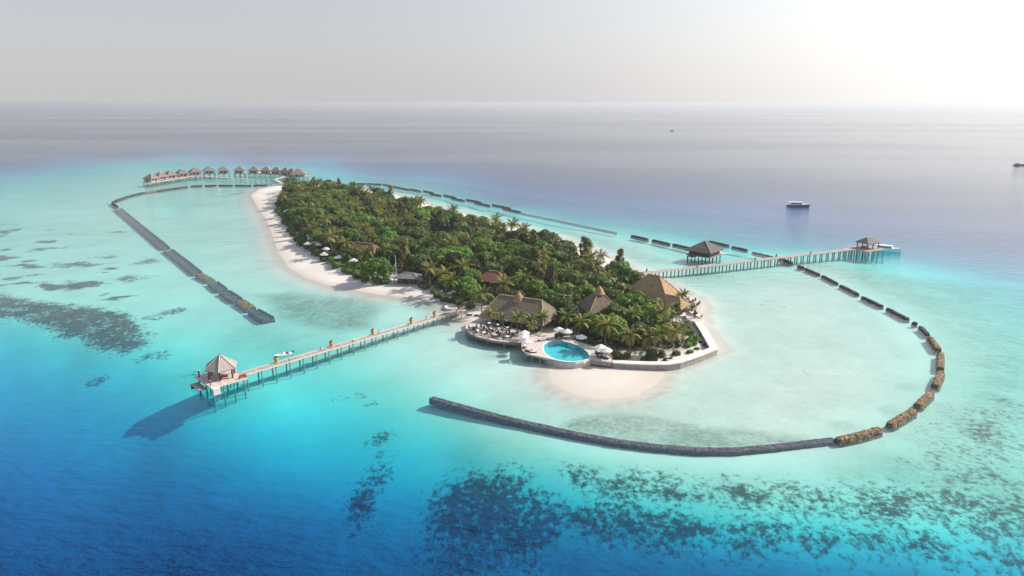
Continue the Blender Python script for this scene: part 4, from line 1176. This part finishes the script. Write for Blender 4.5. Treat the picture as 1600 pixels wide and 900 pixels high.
def side_word(a):
    a = math.degrees(a) % 360
    return 'right hand' if a < 60 or a >= 300 else 'rear' if a < 120 else 'left hand' if a < 240 else 'front'
tabs = [(739, 515), (746, 520), (757, 523), (775, 527), (793, 529.5), (757, 514), (770, 518.5), (785, 522), (802, 524), (777, 511), (794, 515.5), (764, 508.5)]
for i, (u, v) in enumerate(tabs):
    p = pg(u, v, TZ)
    table(p, 'round white table on the restaurant terrace, %s listed from the left front' % ORD[i], 'tables on the restaurant terrace')
    a0 = random.uniform(0, 6.28)
    for k_ in range(3):
        a = a0 + k_ * 2.1
        chair(p + Vector((math.cos(a), math.sin(a), 0)) * 0.95, a + math.pi, 'dark wicker %s chair at the %s table on the restaurant terrace' % (side_word(a), ORD[i]), 'chairs on the restaurant terrace')
for i, (u, v) in enumerate([(1070, 468), (1081, 472), (1088, 477), (1078, 478), (1082, 492), (1090, 496)]):
    p = pg(u, v, 1.6)
    table(p, 'round white table on the right beach terraces, %s from the back' % ORD[i], 'tables on the right terraces')
    a0 = random.uniform(0, 6.28)
    for k_ in range(3):
        a = a0 + k_ * 2.1
        chair(p + Vector((math.cos(a), math.sin(a), 0)) * 0.95, a + math.pi, 'dark wicker %s chair at the %s table on the right beach terrace' % (side_word(a), ORD[i]), 'chairs on the right terraces')
for i, (u, v) in enumerate([(819.5, 532), (818.5, 538), (823, 546)]):
    parasol(pg(u, v, PZ), 'white parasol on the left pool deck, %s from the back' % ORD[i], 'parasols round the pool')
for (u, v, lab) in ((918, 555.5, 'white parasol right of the pool, the one farther from the water'), (927, 560.5, 'white parasol right of the pool at the deck corner'), (886, 530.5, 'white parasol in the shade behind the pool'),
                    (873, 527.5, 'white parasol under trees at the back left of the pool'), (908, 539.5, 'white parasol beside trees at the right back pool edge')):
    u2 = u + 20 if u in (918, 927) else u
    parasol(pg(u2, v, PZ), lab, 'parasols round the pool', 1.05)
for i, (u, v, a) in enumerate([(826, 549.5, 10), (833, 551, 12), (846, 532.5, 30), (851, 531, 30), (820, 543, 80)]):
    lounger(pg(u, v, PZ), R(a), 'pale cushioned lounger on the left pool deck, %s from the front' % ORD[i], 'loungers round the pool', i == 0)
for i, (u, v, a) in enumerate([(938, 559, -30), (945, 560.5, -30), (936, 553, -30)]):
    lounger(pg(u, v, PZ), R(a), 'dark lounger on the deck right of the pool, %s from the pool' % ORD[i], 'dark loungers right of the pool', True)
for i, (u, v) in enumerate([(733, 489.5), (746, 491), (755, 492.5)]):
    p = pg(u, v, 1.0); p.z = hz(p.x, p.y) + 0.0
    lounger(p, R(170), 'black lounger on the sand at the jetty root, %s from the left' % ORD[i], 'black loungers at the jetty root', True)
for i, (u, v) in enumerate([(1040, 556), (1048, 555)]):
    p = pg(u, v, 1.3); p.z = hz(p.x, p.y)
    lounger(p, R(60), 'dark lounger on the sand behind the sea wall, %s from the left' % ORD[i], 'dark loungers behind the sea wall', True)
beach_par = [(448, 338), (481, 379), (487, 383), (482, 391), (493, 389.5), (499, 394), (510, 401), (507.5, 409), (530, 415), (553, 420)]
for i, (u, v) in enumerate(beach_par):
    p = pg(u, v, 0.8); p.z = hz(p.x, p.y)
    parasol(p, 'white beach parasol at the shrub edge of the left beach, %s from the far end' % ORD[i], 'parasols along the left beach', 1.25)
for i, (u, v) in enumerate([(470, 384), (491, 399.5), (508, 413), (529, 419.5), (478, 393)]):
    p = pg(u, v, 0.8); p.z = hz(p.x, p.y)
    lounger(p, R(200), 'white lounger on the sand of the left beach, %s in the row' % ORD[i], 'loungers along the left beach')
for i, (u, v) in enumerate([(703, 462), (707, 461), (711, 460), (718, 462), (723, 463)]):
    p = pg(u, v, 1.0); p.z = hz(p.x, p.y)
    parasol(p, 'small white parasol in the bushes above the jetty root, %s from the left' % ORD[i], 'parasols above the jetty root', 0.7)

# ------------------------------------------------------------------ vegetation prototypes
def leaf_cloud(lobes, n_leaf, size, up=0.35, shell=(0.72, 1.06), flat=0.0):
    """leaf-clump faces spread over lobes [(centre, radii)]"""
    w = np.array([(r[0] * r[1] + r[0] * r[2] + r[1] * r[2]) for _, r in lobes]); w /= w.sum()
    idx = rng.choice(len(lobes), n_leaf, p=w)
    C = np.array([c for c, _ in lobes])[idx]; Rr = np.array([r for _, r in lobes])[idx]
    D = rng.normal(size=(n_leaf, 3)); D[:, 2] += 0.25; D /= np.linalg.norm(D, axis=1)[:, None]
    P = C + D * Rr * rng.uniform(*shell, (n_leaf, 1))
    Nn = D + rng.normal(size=(n_leaf, 3)) * 0.55; Nn[:, 2] += up; Nn /= np.linalg.norm(Nn, axis=1)[:, None]
    T = np.cross(Nn, rng.normal(size=(n_leaf, 3))); T /= np.linalg.norm(T, axis=1)[:, None]
    B = np.cross(Nn, T)
    s = rng.uniform(size[0], size[1], (n_leaf, 1))
    a, b_ = T * s, B * s * 0.62
    v = np.stack([P - a, P + b_ - Nn * s * .15, P + a * 1.1, P - b_ - Nn * s * .15], 1).reshape(-1, 3)
    f = np.arange(n_leaf * 4).reshape(-1, 4)
    return v, f
def np_mesh(name, v, f, mat):
    me = bpy.data.meshes.new(name)
    me.vertices.add(len(v)); me.vertices.foreach_set('co', v.astype(np.float32).ravel())
    me.loops.add(f.size); me.loops.foreach_set('vertex_index', f.astype(np.int32).ravel())
    me.polygons.add(len(f)); me.polygons.foreach_set('loop_start', np.arange(0, f.size, 4, dtype=np.int32))
    me.materials.append(M[mat]); me.update(calc_edges=True)
    return me
def broadleaf(kind, seed):
    rnd = random.Random(seed)
    H = rnd.uniform(7.4, 9.2); Rc = rnd.uniform(3.9, 5.0)
    lobes = []
    nl = rnd.randint(9, 13)
    for i in range(nl):
        a = i * 2.4 + rnd.uniform(-.4, .4); q = rnd.uniform(0.25, 1.0) ** 0.7 * Rc * 0.72
        z = H - 1.2 - (q / Rc) ** 2 * 3.0 + rnd.uniform(-.6, .5)
        r = rnd.uniform(1.1, 1.9)
        lobes.append(((q * math.cos(a), q * math.sin(a), z - r * 0.3), (r, r, r * rnd.uniform(.75, .95))))
    lobes.append(((0, 0, H - 2.2), (2.2, 2.2, 1.7)))
    for i in range(6):
        a = i * 1.05 + rnd.uniform(-.3, .3); q = Rc * 0.8
        lobes.append(((q * math.cos(a), q * math.sin(a), rnd.uniform(2.4, 3.8)), (1.3, 1.3, 1.3)))
    v, f = leaf_cloud(lobes, 2300, (0.26, 0.50))
    crown = np_mesh('crown', v, f, kind)
    mb = MB()
    top = Vector((rnd.uniform(-.4, .4), rnd.uniform(-.4, .4), H * 0.5))
    mb.tube([(0, 0, -0.3), top * 0.5, top], [0.30, 0.22, 0.17], 7)
    for (c, r) in lobes[:nl]:
        mb.tube([tuple(top * 0.8), tuple((Vector(c) + top) * 0.5 + Vector((0, 0, -.3))), c], [0.12, 0.08, 0.03], 5)
    return mb.mesh('trunk', 'bark'), crown
def feathery(seed, H=11.5):
    rnd = random.Random(seed)
    lobes = []
    for i in range(30):
        z = rnd.uniform(0.22, 1.0) * H; q = (1 - z / H) * 3.2 + 0.5; a = rnd.uniform(0, 6.28)
        lobes.append(((q * math.cos(a) * .75, q * math.sin(a) * .75, z), (0.85, 0.85, 1.0)))
    v, f = leaf_cloud(lobes, 2000, (0.18, 0.42), 0.5, (0.4, 1.15))
    mb = MB().tube([(0, 0, -.3), (0.1, 0, H * .5), (0, 0.1, H * .98)], [0.26, 0.16, 0.04], 7)
    for c, r in lobes[::2]:
        mb.tube([(0, 0, c[2] - .9), c], [0.07, 0.02], 4)
    return mb.mesh('trunk', 'bark'), np_mesh('crown', v, f, 'leaf_olive')
def shrub(kind, seed, H=1.7, Rc=1.7):
    rnd = random.Random(seed)
    lobes = [((rnd.uniform(-1, 1) * Rc * .55, rnd.uniform(-1, 1) * Rc * .55, H * rnd.uniform(.25, .65)), (Rc * .5, Rc * .5, H * .38)) for _ in range(8)]
    v, f = leaf_cloud(lobes, 620, (0.18, 0.34), 0.5)
    mb = MB()
    for c, r in lobes:
        mb.tube([(0, 0, -0.15), c], [0.07, 0.03], 4)
    return mb.mesh('stem', 'bark'), np_mesh('foliage', v, f, kind)
def frond_mesh(L, droop, seed, mat):
    rnd = random.Random(seed)
    mb = MB()
    n_ = 13
    pts = []
    for i in range(n_ + 1):
        t_ = i / n_
        pts.append(Vector((L * (t_ - 0.22 * droop * t_ ** 3), 0, L * (0.16 * t_ - droop * 0.62 * t_ ** 2.2))))
    for i in range(n_):
        w0, w1 = 0.05 * (1 - i / n_) + .012, 0.05 * (1 - (i + 1) / n_) + .012
        a, b_ = pts[i], pts[i + 1]
        mb.add([a + Vector((0, -w0, 0)), a + Vector((0, w0, 0)), b_ + Vector((0, w1, 0)), b_ + Vector((0, -w1, 0))], [(0, 1, 2, 3)])
    for i in range(1, n_ + 1):
        t_ = i / n_
        ll = L * 0.27 * (math.sin(math.pi * min(1, t_ * 0.86 + .12)) ** 0.6) * rnd.uniform(.85, 1.1)
        for s in (-1, 1):
            p = pts[i]
            d = Vector((0.55, s * 0.8, -0.38 - 0.25 * t_ + rnd.uniform(-.12, .12))).normalized()
            wd = (pts[i] - pts[i - 1]).normalized() * 0.13 * (L / 4)
            e = p + d * ll
            mb.add([p - wd, p + wd, p + d * ll * .55 + wd * .85 + Vector((0, 0, .03)), e + Vector((0, 0, -ll * .12)), p + d * ll * .55 - wd * .85 + Vector((0, 0, .03))], [(0, 1, 2, 3, 4)])
    return mb.mesh('frond', mat)
FROND = {k_: [frond_mesh(3.9, 0.55, 1, k_), frond_mesh(4.2, 0.95, 2, k_), frond_mesh(3.6, 1.25, 3, k_)] for k_ in ('palm', 'palm_gold')}
def palm_spec(seed):
    rnd = random.Random(seed)
    H = rnd.uniform(6.2, 8.0); a = rnd.uniform(0, 6.28); lean = rnd.uniform(0.2, 1.3)
    top = Vector((math.cos(a) * lean, math.sin(a) * lean, H))
    tr = MB().tube([(0, 0, -.3), tuple(top * .3 * Vector((1, 1, 1)).x - Vector((top.x * .18, top.y * .18, 0))), (top.x * .5, top.y * .5, H * .62), tuple(top)], [0.24, 0.17, 0.14, 0.12], 7).mesh('trunk', 'palm_bark')
    fr = []
    N = 19
    for i in range(N):
        layer = i / (N - 1)
        fr.append((i * 2.39996 + rnd.uniform(-.2, .2), R(62 - 88 * layer + rnd.uniform(-8, 8)), 0 if layer < .35 else (1 if layer < .75 else 2), rnd.uniform(.85, 1.1)))
    nuts = MB()
    for i in range(7):
        b_ = i * .9
        nuts.lathe([(0.02, -.14), (.11, -.06), (.12, .05), (.02, .14)], 6, (top.x + .22 * math.cos(b_), top.y + .22 * math.sin(b_), top.z - .15))
    return tr, top, fr, nuts.mesh('coconut_cluster', 'palm_bark')
PALMS = [palm_spec(s) for s in (3, 5, 8, 13, 21)]
def joined_crown(spec, kind):
    mb = MB()
    for yaw, pit, fi, sc in spec[2]:
        me = FROND[kind][fi]
        mt = Matrix.Translation(spec[1]) @ Matrix.Rotation(yaw, 4, 'Z') @ Matrix.Rotation(-pit, 4, 'Y') @ Matrix.Scale(sc, 4)
        mb.add([mt @ v.co for v in me.vertices], [tuple(p.vertices) for p in me.polygons])
    return mb.mesh('crown', kind)
CROWN = {k_: [joined_crown(s, k_) for s in PALMS] for k_ in FROND}
def palm(p, rz, sc, kind, vi, label, group, detailed):
    tr, top, fr, nuts = PALMS[vi]
    t = thing('palm_tree', label, 'palm', p, rz, group, sc)
    put('trunk', tr, t)
    if detailed:
        put('coconut_cluster', nuts, t)
        for yaw, pit, fi, s in fr:
            put('frond', FROND[kind][fi], t, top, (0, -pit, yaw), s)
    else:
        put('crown', CROWN[kind][vi], t)
TREES = {'leaf': [broadleaf('leaf', s) for s in (1, 2, 3, 4)], 'leaf_bright': [broadleaf('leaf_bright', s) for s in (11, 12, 13)], 'leaf_dark': [broadleaf('leaf_dark', s) for s in (21, 22, 23)],
         'leaf_olive': [feathery(31), feathery(32, 9.5)]}
SHRUBS = {'leaf_bright': [shrub('leaf_bright', s) for s in (1, 2, 3)], 'leaf': [shrub('leaf', s) for s in (4, 5, 6)], 'leaf_olive': [shrub('leaf_olive', 7)]}
def tree(p, rz, sc, kind, label, group, name='broadleaf_tree'):
    tr, cr = random.choice(TREES[kind])
    t = thing(name, label, 'tree', p, rz, group, sc)
    put('trunk', tr, t); put('crown', cr, t)
def bush(p, rz, sc, kind, label, group):
    st, fo = random.choice(SHRUBS[kind])
    t = thing('beach_shrub', label, 'shrub', p, rz, group, sc)
    put('stem', st, t); put('foliage', fo, t)

# ------------------------------------------------------------------ planting
planted = []          # (x, y, clearance)
CLEAR = [(pg(812, 502, 1.2), 10.5), (pg(797, 496, 1.2), 8.0), (pg(828, 508, 1.2), 8.5), (pg(935, 501, 1.2), 4.0), (pg(1019, 473, 1.2), 6.0), (pg(1046, 484, 1.2), 5.0), (pg(1030, 480, 1.2), 5.0), (pg(771, 452, 1.2), 6.5), (pg(570, 403, 1.2), 6.5),
         (pg(556, 399, 1.2), 6.0), (pg(584, 407, 1.2), 6.0), (pg(638, 443, 1.2), 6.5), (pg(614, 438), 4.0)]
def free(x, y, c):
    for q, r in CLEAR:
        if (x - q.x) ** 2 + (y - q.y) ** 2 < (r + c * .35) ** 2: return False
    for a, b_, r in planted:
        if (x - a) ** 2 + (y - b_) ** 2 < ((r + c) / 2) ** 2: return False
    return True
def at(u, v, z=1.3):
    p = pg(u, v, z); p.z = hz(p.x, p.y) - 0.05; return p

# palms and trees that stand out one by one
solo_palms = [(753, 488, 1.0, 'palm', 'tall dark coconut palm between the jetty root and the restaurant roof'), (721.5, 489.5, .55, 'palm', 'small slim palm standing alone on the sand at the jetty root'),
              (768, 513, .66, 'palm_gold', 'young yellow green palm at the left end of the dining terrace'), (787, 514.5, .52, 'palm', 'short palm on the dining terrace, second from the left'),
              (808, 521, .72, 'palm', 'middle young palm before the restaurant roof on the terrace'), (826, 522, .62, 'palm', 'young palm at the right end of the dining terrace'), (829, 529, .48, 'palm_gold', 'small golden palm beside the left pool parasols'),
              (848, 515, .70, 'palm', 'bushy palm at the right corner of the restaurant'), (1067, 476, .62, 'palm', 'single palm with full crown on the right beach behind the terraces'), (1033, 459, .42, 'palm_gold', 'thin young palm on the right beach sand beside the tan hall'),
              (1080, 490, .45, 'palm', 'small palm between the two right terraces'), (1060, 492, .5, 'palm', 'palm at the inner edge of the upper right terrace'), (945, 541, .95, 'palm_gold', 'slim pale trunk palm just right of the pool'),
              (1052, 549, .85, 'palm_gold', 'golden palm behind the right half of the sea wall'), (1012, 553, .8, 'palm_gold', 'golden palm behind the middle of the sea wall'), (985, 552, .85, 'palm_gold', 'golden green palm left of the clipped bush by the sea wall'),
              (1035, 552, .8, 'palm', 'green palm leaning over the dark loungers by the sea wall'), (885, 520, .8, 'palm', 'bright palm behind the pool, left one'), (903, 527, .75, 'palm_gold', 'bright palm behind the pool, right one'),
              (1066, 532, .68, 'palm', 'palm at the right edge of the grove above the sea wall corner'), (1050, 512, .62, 'palm', 'palm above the right end of the sea wall'), (1030, 520, .9, 'palm_gold', 'tall golden palm in the right grove'),
              (820, 466, 1.0, 'palm', 'palm rising just behind the restaurant ridge'), (908, 470, 1.0, 'palm', 'tall palm with wide pale fronds left of the cone roof'), (915, 447, 1.05, 'palm', 'wide crowned palm near the forest edge above the cone roof'),
              (932, 446, 1.0, 'palm', 'palm beside the wide crowned one at the right forest edge'), (520, 399, 1.05, 'palm_gold', 'large golden palm above the beach parasols'), (540, 404, .95, 'palm_gold', 'golden palm left of the red roofed house'),
              (697, 455, 1.0, 'palm_gold', 'palm in front of the thicket above the jetty root'), (708, 462, .9, 'palm', 'palm just above the little white parasols'), (672, 446, .95, 'palm_gold', 'palm with pale fronds right of the grey shed')]
for i, (u, v, s, kd, lab) in enumerate(solo_palms):
    p = at(u, v)
    if u in (768, 787, 808, 826, 829): p.z = max(p.z, 1.3)
    palm(p, random.uniform(0, 6.28), s, kd, i % 5, lab, None, True)
    planted.append((p.x, p.y, 3.5 * s))
solo_trees = [(590, 438, 1.12, 'leaf_bright', 'big bright green tree at the beach edge beside the catamaran'), (860, 466, 1.1, 'leaf_olive', 'tall olive brown feathery tree in the middle of the near forest'), (967, 441, .95, 'leaf_olive', 'pointed feathery tree on the right forest edge near the jetty'),
              (845, 462, .9, 'leaf_olive', 'olive feathery tree just left of the tallest one'), (955, 532, .9, 'leaf_bright', 'bright green tree right behind the pool parasols'), (1010, 515, .95, 'leaf_bright', 'leafy green tree in the centre of the right grove'),
              (985, 497, .95, 'leaf_bright', 'bright tree between the cone roof and the tan hall'), (735, 452, .9, 'leaf_bright', 'bright green tree left of the red brown roof'), (1000, 535, .75, 'leaf', 'green tree low in the right grove near the sea wall'),
              (960, 512, .9, 'leaf', 'green tree just below the cone roof'), (920, 523, .8, 'leaf_bright', 'leafy tree overhanging the right back of the pool'), (875, 495, .95, 'leaf', 'green tree at the right end of the restaurant roof')]
for u, v, s, kd, lab in solo_trees:
    p = at(u, v)
    tree(p, random.uniform(0, 6.28), s, kd, lab, None, 'feathery_tree' if kd == 'leaf_olive' else 'broadleaf_tree')
    planted.append((p.x, p.y, 6.5 * s))

fx = [p.x for p in FOREST]; fy = [p.y for p in FOREST]
cand = np.stack([rng.uniform(min(fx), max(fx), 9000), rng.uniform(min(fy), max(fy), 9000)], 1)
cand = cand[sdist(cand, FOREST) < -1.2]
edge = -sdist(cand, FOREST)
cz = bed_height(cand[:, 0], cand[:, 1])
cu, cv = to_uv(cand[:, 0], cand[:, 1], 1.2)
MARKS = [('the far tip by the villa ramp', 450, 304), ('the top of the left beach', 446, 330), ('the farthest white beach parasol', 455, 345), ('the back row of breakwater bars', 580, 312), ('the tall golden beach palm', 520, 392),
         ('the middle of the far forest', 540, 340), ('the double red roof', 575, 388), ('the upper right forest rim', 680, 346), ('the catamaran mast', 610, 428), ('the grey shed', 640, 428), ('the forest centre', 650, 380),
         ('the trees behind the shed', 670, 415), ('the far right beach', 830, 385), ('the long right rim', 760, 367), ('the red brown roof', 772, 435), ('the jetty root parasols', 712, 455), ('the tall feathery tree', 858, 440),
         ('the open right rim', 900, 411), ('the restaurant roof', 812, 478), ('the cone roof', 935, 485), ('the right jetty root', 975, 440), ('the tan hall', 1005, 468), ('the pool', 890, 515), ('the sea wall', 1010, 545), ('the right terraces', 1060, 505), ('the middle thicket', 740, 400)]
MARKP = [(nm, pg(u, v, 1.2)) for nm, u, v in MARKS]
def mark_of(x, y):
    return min(MARKP, key=lambda q: (q[1].x - x) ** 2 + (q[1].y - y) ** 2)
LABELLED = []
cnt = {'palm': 0, 'tree': 0}
for i in range(len(cand)):
    x, y = cand[i]; u, v = cu[i], cv[i]
    r = random.random()
    palm_share = 0.24 if v < 400 and u < 640 else (0.34 if u > 930 and v > 440 else 0.13)
    if edge[i] < 4 and u > 660 and v < 430: palm_share = 0.1
    zw = ''
    if r < palm_share:
        c = 4.6
        if cnt['palm'] >= 240 or not free(x, y, c): continue
        gold = random.random() < 0.30
        s = random.uniform(.85, 1.12) * (0.85 if u > 930 and v > 450 else 1.0)
        palm((x, y, cz[i] - .05), random.uniform(0, 6.28), s, 'palm_gold' if gold else 'palm', random.randrange(5),
             'coconut palm', 'golden palms of the forest' if gold else 'green palms of the forest', v > 470)
        LABELLED.append((LAST[0], ('golden green' if gold else 'green') + ' coconut palm', x, y)); cnt['palm'] += 1; planted.append((x, y, c))
    else:
        q = random.random()
        kd = 'leaf_bright' if q < .26 else ('leaf_dark' if q < .50 else ('leaf_olive' if q < .56 else 'leaf'))
        if u > 930 and v > 450 and kd == 'leaf_dark': kd = 'leaf'
        s = random.uniform(.74, 1.2) * (0.82 if (edge[i] < 4 or v > 470) else 1.0)
        c = 5.9 * s
        if cnt['tree'] >= 295 or not free(x, y, c): continue
        w = {'leaf': 'mid green leafy tree ', 'leaf_bright': 'bright green leafy tree ', 'leaf_dark': 'dark green leafy tree ', 'leaf_olive': 'olive feathery tree '}[kd]
        tree((x, y, cz[i] - .05), random.uniform(0, 6.28), s, kd, w, w.strip() + 's of the forest', 'feathery_tree' if kd == 'leaf_olive' else 'broadleaf_tree')
        LABELLED.append((LAST[0], w.strip(), x, y)); cnt['tree'] += 1; planted.append((x, y, c))
by = {}
for ob, w, x, y in LABELLED:
    nm, q = mark_of(x, y)
    by.setdefault((w, nm), []).append(((x - q.x) ** 2 + (y - q.y) ** 2, ob))
for (w, nm), lst in by.items():
    lst.sort(key=lambda e: e[0])
    for i, (_, ob) in enumerate(lst):
        ob['label'] = w + ', ' + ORD[i] + ' closest to ' + nm
print('PLANTED', cnt)

# shrubs along the beach edges
def shrub_row(uv, step, kinds, sc, label, group, jit=1.2):
    pts = dens(pgs(uv, 1.2), step)
    for i_, p in enumerate(pts):
        x, y = p.x + random.uniform(-jit, jit), p.y + random.uniform(-jit, jit)
        ok = all((x - q.x) ** 2 + (y - q.y) ** 2 > (r * .75) ** 2 for q, r in CLEAR[-3:])
        if not ok: continue
        bush((x, y, hz(x, y) - .05), random.uniform(0, 6.28), random.uniform(*sc), random.choice(kinds), label + ', ' + ORD[i_] + ' from the left', group)
shrub_row([(438, 318), (438, 330), (448, 346), (463, 366), (480, 386), (508, 404), (532, 418), (562, 432), (590, 442), (603, 441)], 2.6, ['leaf_bright', 'leaf_bright', 'leaf'], (.9, 1.5), 'low green shrub along the edge of the left beach', 'shrubs along the left beach')
shrub_row([(470, 372), (500, 394), (530, 410), (565, 424)], 3.0, ['leaf_bright', 'leaf_bright', 'leaf'], (1.2, 1.8), 'fuller green shrub just behind the left beach parasols', 'second row of shrubs on the left beach')
shrub_row([(658, 444), (675, 455), (700, 467), (716, 475), (735, 478)], 2.6, ['leaf', 'leaf_olive', 'leaf'], (.7, 1.2), 'dull green shrub along the beach above the jetty root', 'shrubs above the jetty root')
shrub_row([(868, 522), (885, 527), (905, 531), (925, 538), (945, 546), (958, 553)], 2.0, ['leaf_bright', 'leaf'], (.6, 1.0), 'low shrub behind the pool walk', 'shrubs behind the pool')
shrub_row([(965, 553), (1000, 555), (1035, 553), (1060, 549), (1080, 540), (1085, 525), (1078, 508)], 2.6, ['leaf_bright', 'leaf', 'leaf_olive'], (.55, 1.0), 'small shrub on the sand inside the sea wall', 'shrubs inside the sea wall')
shrub_row([(1075, 546), (1092, 540), (1098, 532), (1094, 522)], 1.6, ['leaf_olive', 'leaf'], (.3, .5), 'scrubby low plant on the gravel by the sea wall corner', 'low plants at the sea wall corner')
shrub_row([(700, 352), (760, 368), (840, 389), (900, 411), (958, 432), (985, 444)], 4.0, ['leaf', 'leaf_olive'], (.9, 1.4), 'green shrub on the edge of the right hand beach', 'shrubs along the right beach')
def clipped(p, label, sx, sy, h):
    t = thing('clipped_hedge', label, 'hedge', p)
    N = 700
    Q = rng.uniform(-1, 1, (N, 3)); ax_ = rng.integers(0, 3, N)
    sg = np.sign(rng.uniform(-1, 1, N)); Q[np.arange(N), ax_] = sg * rng.uniform(.9, 1.0, N)
    Q[:, :2] *= (1 - 0.18 * np.abs(Q[:, 2:3]) ** 3)
    Pp = Q * np.array([sx / 2, sy / 2, h / 2]) + np.array([0, 0, h / 2])
    Nn = rng.normal(size=(N, 3)) * .5; Nn[np.arange(N), ax_] += sg; Nn /= np.linalg.norm(Nn, axis=1)[:, None]
    T = np.cross(Nn, rng.normal(size=(N, 3))); T /= np.linalg.norm(T, axis=1)[:, None]; B = np.cross(Nn, T); s = .22
    put('foliage', np_mesh('foliage', np.stack([Pp - T * s, Pp + B * s, Pp + T * s, Pp - B * s], 1).reshape(-1, 3), np.arange(N * 4).reshape(-1, 4), 'leaf_dark'), t)
    MB().box((0, 0, h * .42), (sx * .8, sy * .8, h * .8)).build('core', 'leaf_dark', t)
clipped(at(966, 561), 'dark clipped round bush at the left end of the sea wall', 2.2, 2.2, 2.4)
clipped(at(1018, 557), 'dark clipped round bush behind the middle of the sea wall', 2.5, 2.3, 2.6)

# undergrowth: one leafy mass on the forest floor
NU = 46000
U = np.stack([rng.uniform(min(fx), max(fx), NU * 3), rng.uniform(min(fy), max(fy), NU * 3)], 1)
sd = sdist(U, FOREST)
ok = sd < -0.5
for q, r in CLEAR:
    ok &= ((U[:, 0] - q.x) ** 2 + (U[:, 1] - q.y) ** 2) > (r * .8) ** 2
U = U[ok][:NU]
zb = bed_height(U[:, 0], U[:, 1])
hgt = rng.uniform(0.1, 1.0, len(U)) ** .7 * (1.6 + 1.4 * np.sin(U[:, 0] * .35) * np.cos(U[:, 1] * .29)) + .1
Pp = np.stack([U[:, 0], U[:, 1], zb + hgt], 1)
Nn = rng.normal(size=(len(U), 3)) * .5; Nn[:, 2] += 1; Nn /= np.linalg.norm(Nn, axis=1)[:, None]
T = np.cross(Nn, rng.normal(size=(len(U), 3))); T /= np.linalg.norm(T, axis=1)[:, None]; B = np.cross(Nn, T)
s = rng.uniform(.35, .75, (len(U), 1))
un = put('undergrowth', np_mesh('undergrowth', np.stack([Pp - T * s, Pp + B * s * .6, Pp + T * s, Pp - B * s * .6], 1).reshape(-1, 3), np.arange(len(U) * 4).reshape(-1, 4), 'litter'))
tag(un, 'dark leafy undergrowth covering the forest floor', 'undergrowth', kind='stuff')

# ------------------------------------------------------------------ humid air over the sea
mb = MB().box((0, 35000, 9.0), (138000, 76000, 105.0))
hb = mb.mesh('haze', None)
m, n, l, o = new_mat('haze_air')
pv = n.new('ShaderNodeVolumePrincipled')
pv.inputs['Color'].default_value = (0.84, 0.86, 0.90, 1)
pv.inputs['Density'].default_value = HAZE
pv.inputs['Anisotropy'].default_value = 0.35
l.new(pv.outputs[0], o.inputs['Volume'])
hb.materials.append(m)
tag(put('haze', hb), 'pale humid haze over the sea', 'haze', kind='stuff')
